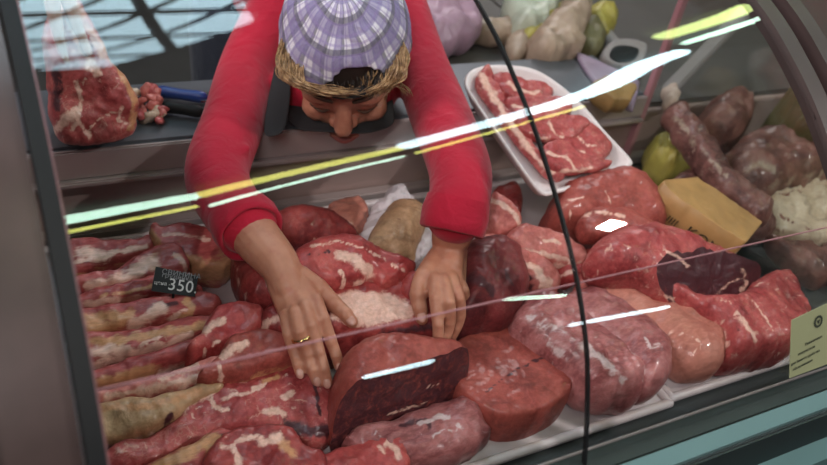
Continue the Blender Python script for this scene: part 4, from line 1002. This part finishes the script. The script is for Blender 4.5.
# gold band
a, b = at(*RH['ring'][1]), at(*RH['ring'][2]); d = (b-a).normalized(); q = a.lerp(b, .30)
bm = bmesh.new(); u = d.orthogonal().normalized(); v = d.cross(u); rr = .0097
ringp = [q+(u*math.cos(t)+v*math.sin(t))*rr for t in [2*math.pi*k/24 for k in range(24)]]
rv = []
for k, c in enumerate(ringp):
    o_ = (c-q).normalized(); rv.append([bm.verts.new(c+d*x+o_*y) for x, y in ((-.0018, -.0006), (-.0018, .0012), (.0018, .0012), (.0018, -.0006))])
for k in range(24):
    for j in range(4): bm.faces.new((rv[k][j], rv[(k+1) % 24][j], rv[(k+1) % 24][(j+1) % 4], rv[k][(j+1) % 4]))
frommesh('finger_ring', bm, 'gold', pers)
# face details
for s in (-1, 1):
    bm = bmesh.new(); tube(bm, [H(.014*s, .091, .014), H(.030*s, .088, .019), H(.044*s, .076, .014)], [.0022, .003, .0018], 8); frommesh('eyebrow', bm, 'brow', pers)
    bm = bmesh.new(); tube(bm, [H(.017*s, .085, -.016), H(.030*s, .0855, -.020), H(.043*s, .077, -.016)], [.0012, .0018, .0012], 8); frommesh('eyelash', bm, 'brow', pers)
bm = bmesh.new(); tube(bm, [H(-.018, .092, -.074), H(0, .1, -.073), H(.018, .092, -.074)], [.002, .005, .002], 10); frommesh('lips', bm, 'lip', pers)
# sweater
bm = bmesh.new()
def fold(px, py, d): return W(px, py, d)
tube(bm, [SR, fold(252, 62, 1.24), fold(234, 120, 1.14), fold(217, 172, 1.055), fold(230, 206, 1.0), fold(246, 224, .965)], [.048, .044, .042, .040, .037, .036], 22, 8)
tube(bm, [SL_, fold(418, 60, 1.23), fold(441, 118, 1.13), fold(459, 166, 1.04), fold(460, 195, 1.00), fold(456, 214, .985)], [.048, .041, .041, .039, .037, .036], 22, 8)
tube(bm, [SR, M_+Vector((0, 0, .008)), SL_], [.050, .080, .050], 20)
tube(bm, [M_+Vector((-.01, .0, .0)), M_.lerp(PEL, .5), PEL], [.090, .115, .125], 22, flat=.88)
# creases of the sleeves
for (a, b, c) in (((204, 118, 1.10), (226, 126, 1.085), (254, 118, 1.11)), ((194, 150, 1.06), (218, 158, 1.035), (248, 148, 1.06)), ((190, 172, 1.035), (214, 184, 1.01), (244, 176, 1.03)), ((424, 124, 1.10), (448, 120, 1.07), (470, 132, 1.08)), ((430, 150, 1.06), (456, 148, 1.03), (482, 160, 1.04)), ((434, 180, 1.02), (460, 180, .985), (484, 190, 1.0))):
    tube(bm, [W(*a), W(*b), W(*c)], [.006, .0105, .006], 8)
tube(bm, [W(286, 92, 1.205), W(330, 98, 1.19), W(376, 94, 1.19)], [.030, .030, .030], 16)
sw = remeshed('sweater', bm, .0042, 'red_knit', pers, 8, .5)
def cuff(c, ax, r0, r1, l):
    ax = ax.normalized(); u = ax.orthogonal().normalized(); v = ax.cross(u); bm = bmesh.new(); rows = []
    for s, r in ((-.018, r0+.001), (0, r0+.004), (l*.6, r0+.003), (l, r1+.003), (l+.002, r1), (l-.004, r1-.004), (0, r0-.007)):
        rows.append([bm.verts.new(c+ax*s+(u*math.cos(t)+v*math.sin(t))*(r*(1+.02*math.sin(5*t)))) for t in [2*math.pi*k/36 for k in range(36)]])
    for a, b in zip(rows, rows[1:]):
        for k in range(36): bm.faces.new((a[k], a[(k+1) % 36], b[(k+1) % 36], b[k]))
    frommesh('cuff', bm, 'red_knit', pers)
cuff(CR, WR-ER, .036, .0355, .018); cuff(CL, WL-CL+(CL-EL)*.6, .036, .0355, .020)
# trousers and shoes
bm = bmesh.new()
for s in (-1, 1):
    hx = PEL.x+.085*s
    tube(bm, [(hx, 1.50, .04), (hx+.01*s, 1.47, -.34), (hx+.01*s, 1.52, -.72)], [.098, .070, .055], 18)
tube(bm, [(PEL.x, 1.5, .0), (PEL.x, 1.5, .12)], [.13, .135], 20)
remeshed('trousers', bm, .006, 'trouser', pers, 4)
for s in (-1, 1):
    bm = bmesh.new(); hx = PEL.x+.095*s
    tube(bm, [(hx, 1.56, -.758), (hx, 1.46, -.762), (hx+.005*s, 1.37, -.768)], [.041, .040, .031], 16); frommesh('shoe', bm, 'black_plastic', pers)
# apron: bib across the chest, neck straps
bm = bmesh.new(); rows = []
for j in range(9):
    row_ = []
    for k in range(15):
        x = -1+2*k/14; y = j/8
        c = M_.lerp(PEL, .02+.50*y)+Vector((0, -.0, 0))
        dn = Vector((0, -.35, -1)).normalized(); sd = (SL_-SR).normalized()
        w = .10+.035*y
        row_.append(c+sd*(x*w)+dn*(.112*math.sqrt(max(0, 1-(x*.62)**2))))
    rows.append(row_)
V1 = [[bm.verts.new(q) for q in r_] for r_ in rows]
for a, b in zip(V1, V1[1:]):
    for k in range(14): bm.faces.new((a[k], a[k+1], b[k+1], b[k]))
ap = frommesh('apron', bm, 'apron', pers); md = ap.modifiers.new('s', 'SOLIDIFY'); md.thickness = .004
def bib(name, px, d0, d1):
    bm = bmesh.new(); L = []
    n = len(px[0])
    for j_, r_ in enumerate(px):
        L.append([bm.verts.new(W(x, y, d0+(d1-d0)*j_/(len(px)-1)+.004*math.sin(k*1.9+j_))) for k, (x, y) in enumerate(r_)])
    for a, b in zip(L, L[1:]):
        for k in range(n-1): bm.faces.new((a[k], a[k+1], b[k+1], b[k]))
    o = frommesh(name, bm, 'apron', pers); md = o.modifiers.new('s', 'SOLIDIFY'); md.thickness = .004
    md = o.modifiers.new('b', 'SUBSURF'); md.levels = 1; md.render_levels = 2
bib('apron_strap', [[(276, 60), (283, 60), (290, 62)], [(270, 88), (280, 88), (292, 88)], [(266, 112), (276, 113), (290, 110)], [(262, 138), (272, 140), (286, 135)]], 1.20, 1.10)
bib('apron_bib', [[(286, 98), (320, 98), (356, 96), (394, 88)], [(284, 112), (318, 113), (354, 112), (395, 106)], [(288, 126), (322, 126), (356, 126), (397, 117)], [(300, 133), (338, 134), (366, 137), (396, 128)]], 1.195, 1.12)
# cap
bm = bmesh.new(); uvl = bm.loops.layers.uv.new('UVMap'); NP, NT = 48, 18; G_ = []
for j in range(NT+1):
    r_ = []
    for k in range(NP):
        ph = 2*math.pi*k/NP; thm = 90-24*max(0, math.sin(ph))+8*max(0, -math.sin(ph)); th = math.radians(4+(thm-4)*j/NT)
        puff = 1+.03*math.sin(3*ph+.5)*math.sin(th)+.012*math.sin(8*ph)*math.sin(th)
        x = math.sin(th)*math.cos(ph)*.084*puff; y = math.sin(th)*math.sin(ph)*.102*puff; z = math.cos(th)*.098+.020
        z += -.010*math.sin(th)*math.sin(ph)
        P = H(x, y, z); P += Vector(noise.noise_vector(P*32))*.0045
        r_.append((bm.verts.new(P), (k/NP*.55, th*.09), ph, th))
    G_.append(r_)
for j in range(NT):
    for k in range(NP):
        q = (G_[j][k], G_[j][(k+1) % NP], G_[j+1][(k+1) % NP], G_[j+1][k])
        ph = (k+.5)/NP*2*math.pi; th = math.degrees(q[0][3])
        dd = ((math.degrees(ph)-76)/26)**2+((th-66)/15)**2      # opening above the strap
        if dd < 1: continue
        f = bm.faces.new([a[0] for a in q])
        for l, a in zip(f.loops, q):
            u_ = a[1][0]
            if k == NP-1 and u_ == 0: u_ = .55
            l[uvl].uv = (u_, a[1][1])
bm.faces.new([a[0] for a in G_[0]])
capo = frommesh('cap', bm, 'plaid', pers); md = capo.modifiers.new('s', 'SOLIDIFY'); md.thickness = .003; md.offset = 1
md = capo.modifiers.new('b', 'SUBSURF'); md.levels = 1; md.render_levels = 1
bm = bmesh.new(); ell(bm, H(0, 0, .121), AX, (.008, .008, .004), 2); o_ = under(frommesh('cap_button', bm, 'plaid'), capo)
bm = bmesh.new()
tube(bm, [H(.081*math.cos(t), .098*math.sin(t)-.001, .062-.018*math.sin(t)) for t in [math.radians(x) for x in (40, 55, 72, 90, 110)]], [.007]*5, 10, 4, flat=.4, up=tp_)
under(frommesh('cap_strap', bm, 'apron'), capo)
bm = bmesh.new()
A = []; B = []
for k in range(13):
    t = math.radians(-150+120*k/12); A.append(bm.verts.new(H(.086*math.cos(t), .100*math.sin(t), .0))); B.append(bm.verts.new(H(.080*math.cos(t), .100*math.sin(t)-.062*math.sin(math.pi*k/12), -.014)))
for k in range(12): bm.faces.new((A[k], A[k+1], B[k+1], B[k]))
br = under(frommesh('cap_brim', bm, 'plaid'), capo); md = br.modifiers.new('s', 'SOLIDIFY'); md.thickness = .003
# hair under the cap and loose strands
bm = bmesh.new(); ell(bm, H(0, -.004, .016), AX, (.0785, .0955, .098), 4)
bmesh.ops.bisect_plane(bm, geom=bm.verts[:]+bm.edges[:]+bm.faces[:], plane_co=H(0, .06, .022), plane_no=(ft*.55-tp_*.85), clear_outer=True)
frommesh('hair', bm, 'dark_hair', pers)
bm = bmesh.new(); bd = bmesh.new()
def strand(P, w, b=None): tube(b or bm, P, [w, w*1.1, w*1.0, w*.8, w*.2], 6, 4)
J = lambda a: random.gauss(0, a*.6)
for k in range(190):                                   # long side locks sweeping over the left temple
    s = random.random(); e = random.random()
    strand([W(282+s*22+J(1.5), 40+s*24+J(2), 1.055-.02*s+J(.004)), W(277+s*24+J(3), 60+s*17+J(3), 1.035+J(.006)), W(284+s*28+J(4), 77+s*11+J(3), 1.03+J(.006)),
            W(302+s*32+e*8+J(5), 88+s*5+J(3.5), 1.03+J(.008)), W(318+s*30+e*22+J(5), 94-s*1+J(4.5), 1.035+J(.010))], random.uniform(.0005, .0011))
for k in range(120):                                   # right temple
    s = random.random(); e = random.random()
    q = [W(403-s*18+J(1.5), 40+s*20+J(2), 1.06+J(.004)), W(407-s*20+J(3), 58+s*16+J(3), 1.045+J(.006)), W(403-s*20+J(4), 74+s*10+J(3), 1.04+J(.006)),
         W(396-s*22-e*6+J(4), 85+s*6+J(3), 1.045+J(.008)), W(388-s*20-e*14+J(5), 93+J(4), 1.05+J(.010))]
    if random.random() < .1: q[3] = W(403+J(4), 88+J(3), 1.05); q[4] = W(409+J(4), 95+J(3), 1.055)
    strand(q, random.uniform(.0005, .0010))
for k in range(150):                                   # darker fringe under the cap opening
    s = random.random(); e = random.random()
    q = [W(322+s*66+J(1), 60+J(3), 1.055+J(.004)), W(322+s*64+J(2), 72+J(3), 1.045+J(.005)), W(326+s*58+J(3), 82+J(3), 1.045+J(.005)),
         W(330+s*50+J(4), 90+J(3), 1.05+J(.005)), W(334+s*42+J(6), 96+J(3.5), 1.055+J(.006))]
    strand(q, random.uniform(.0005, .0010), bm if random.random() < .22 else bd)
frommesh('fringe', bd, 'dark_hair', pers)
frommesh('hair_strands', bm, 'hair', pers)
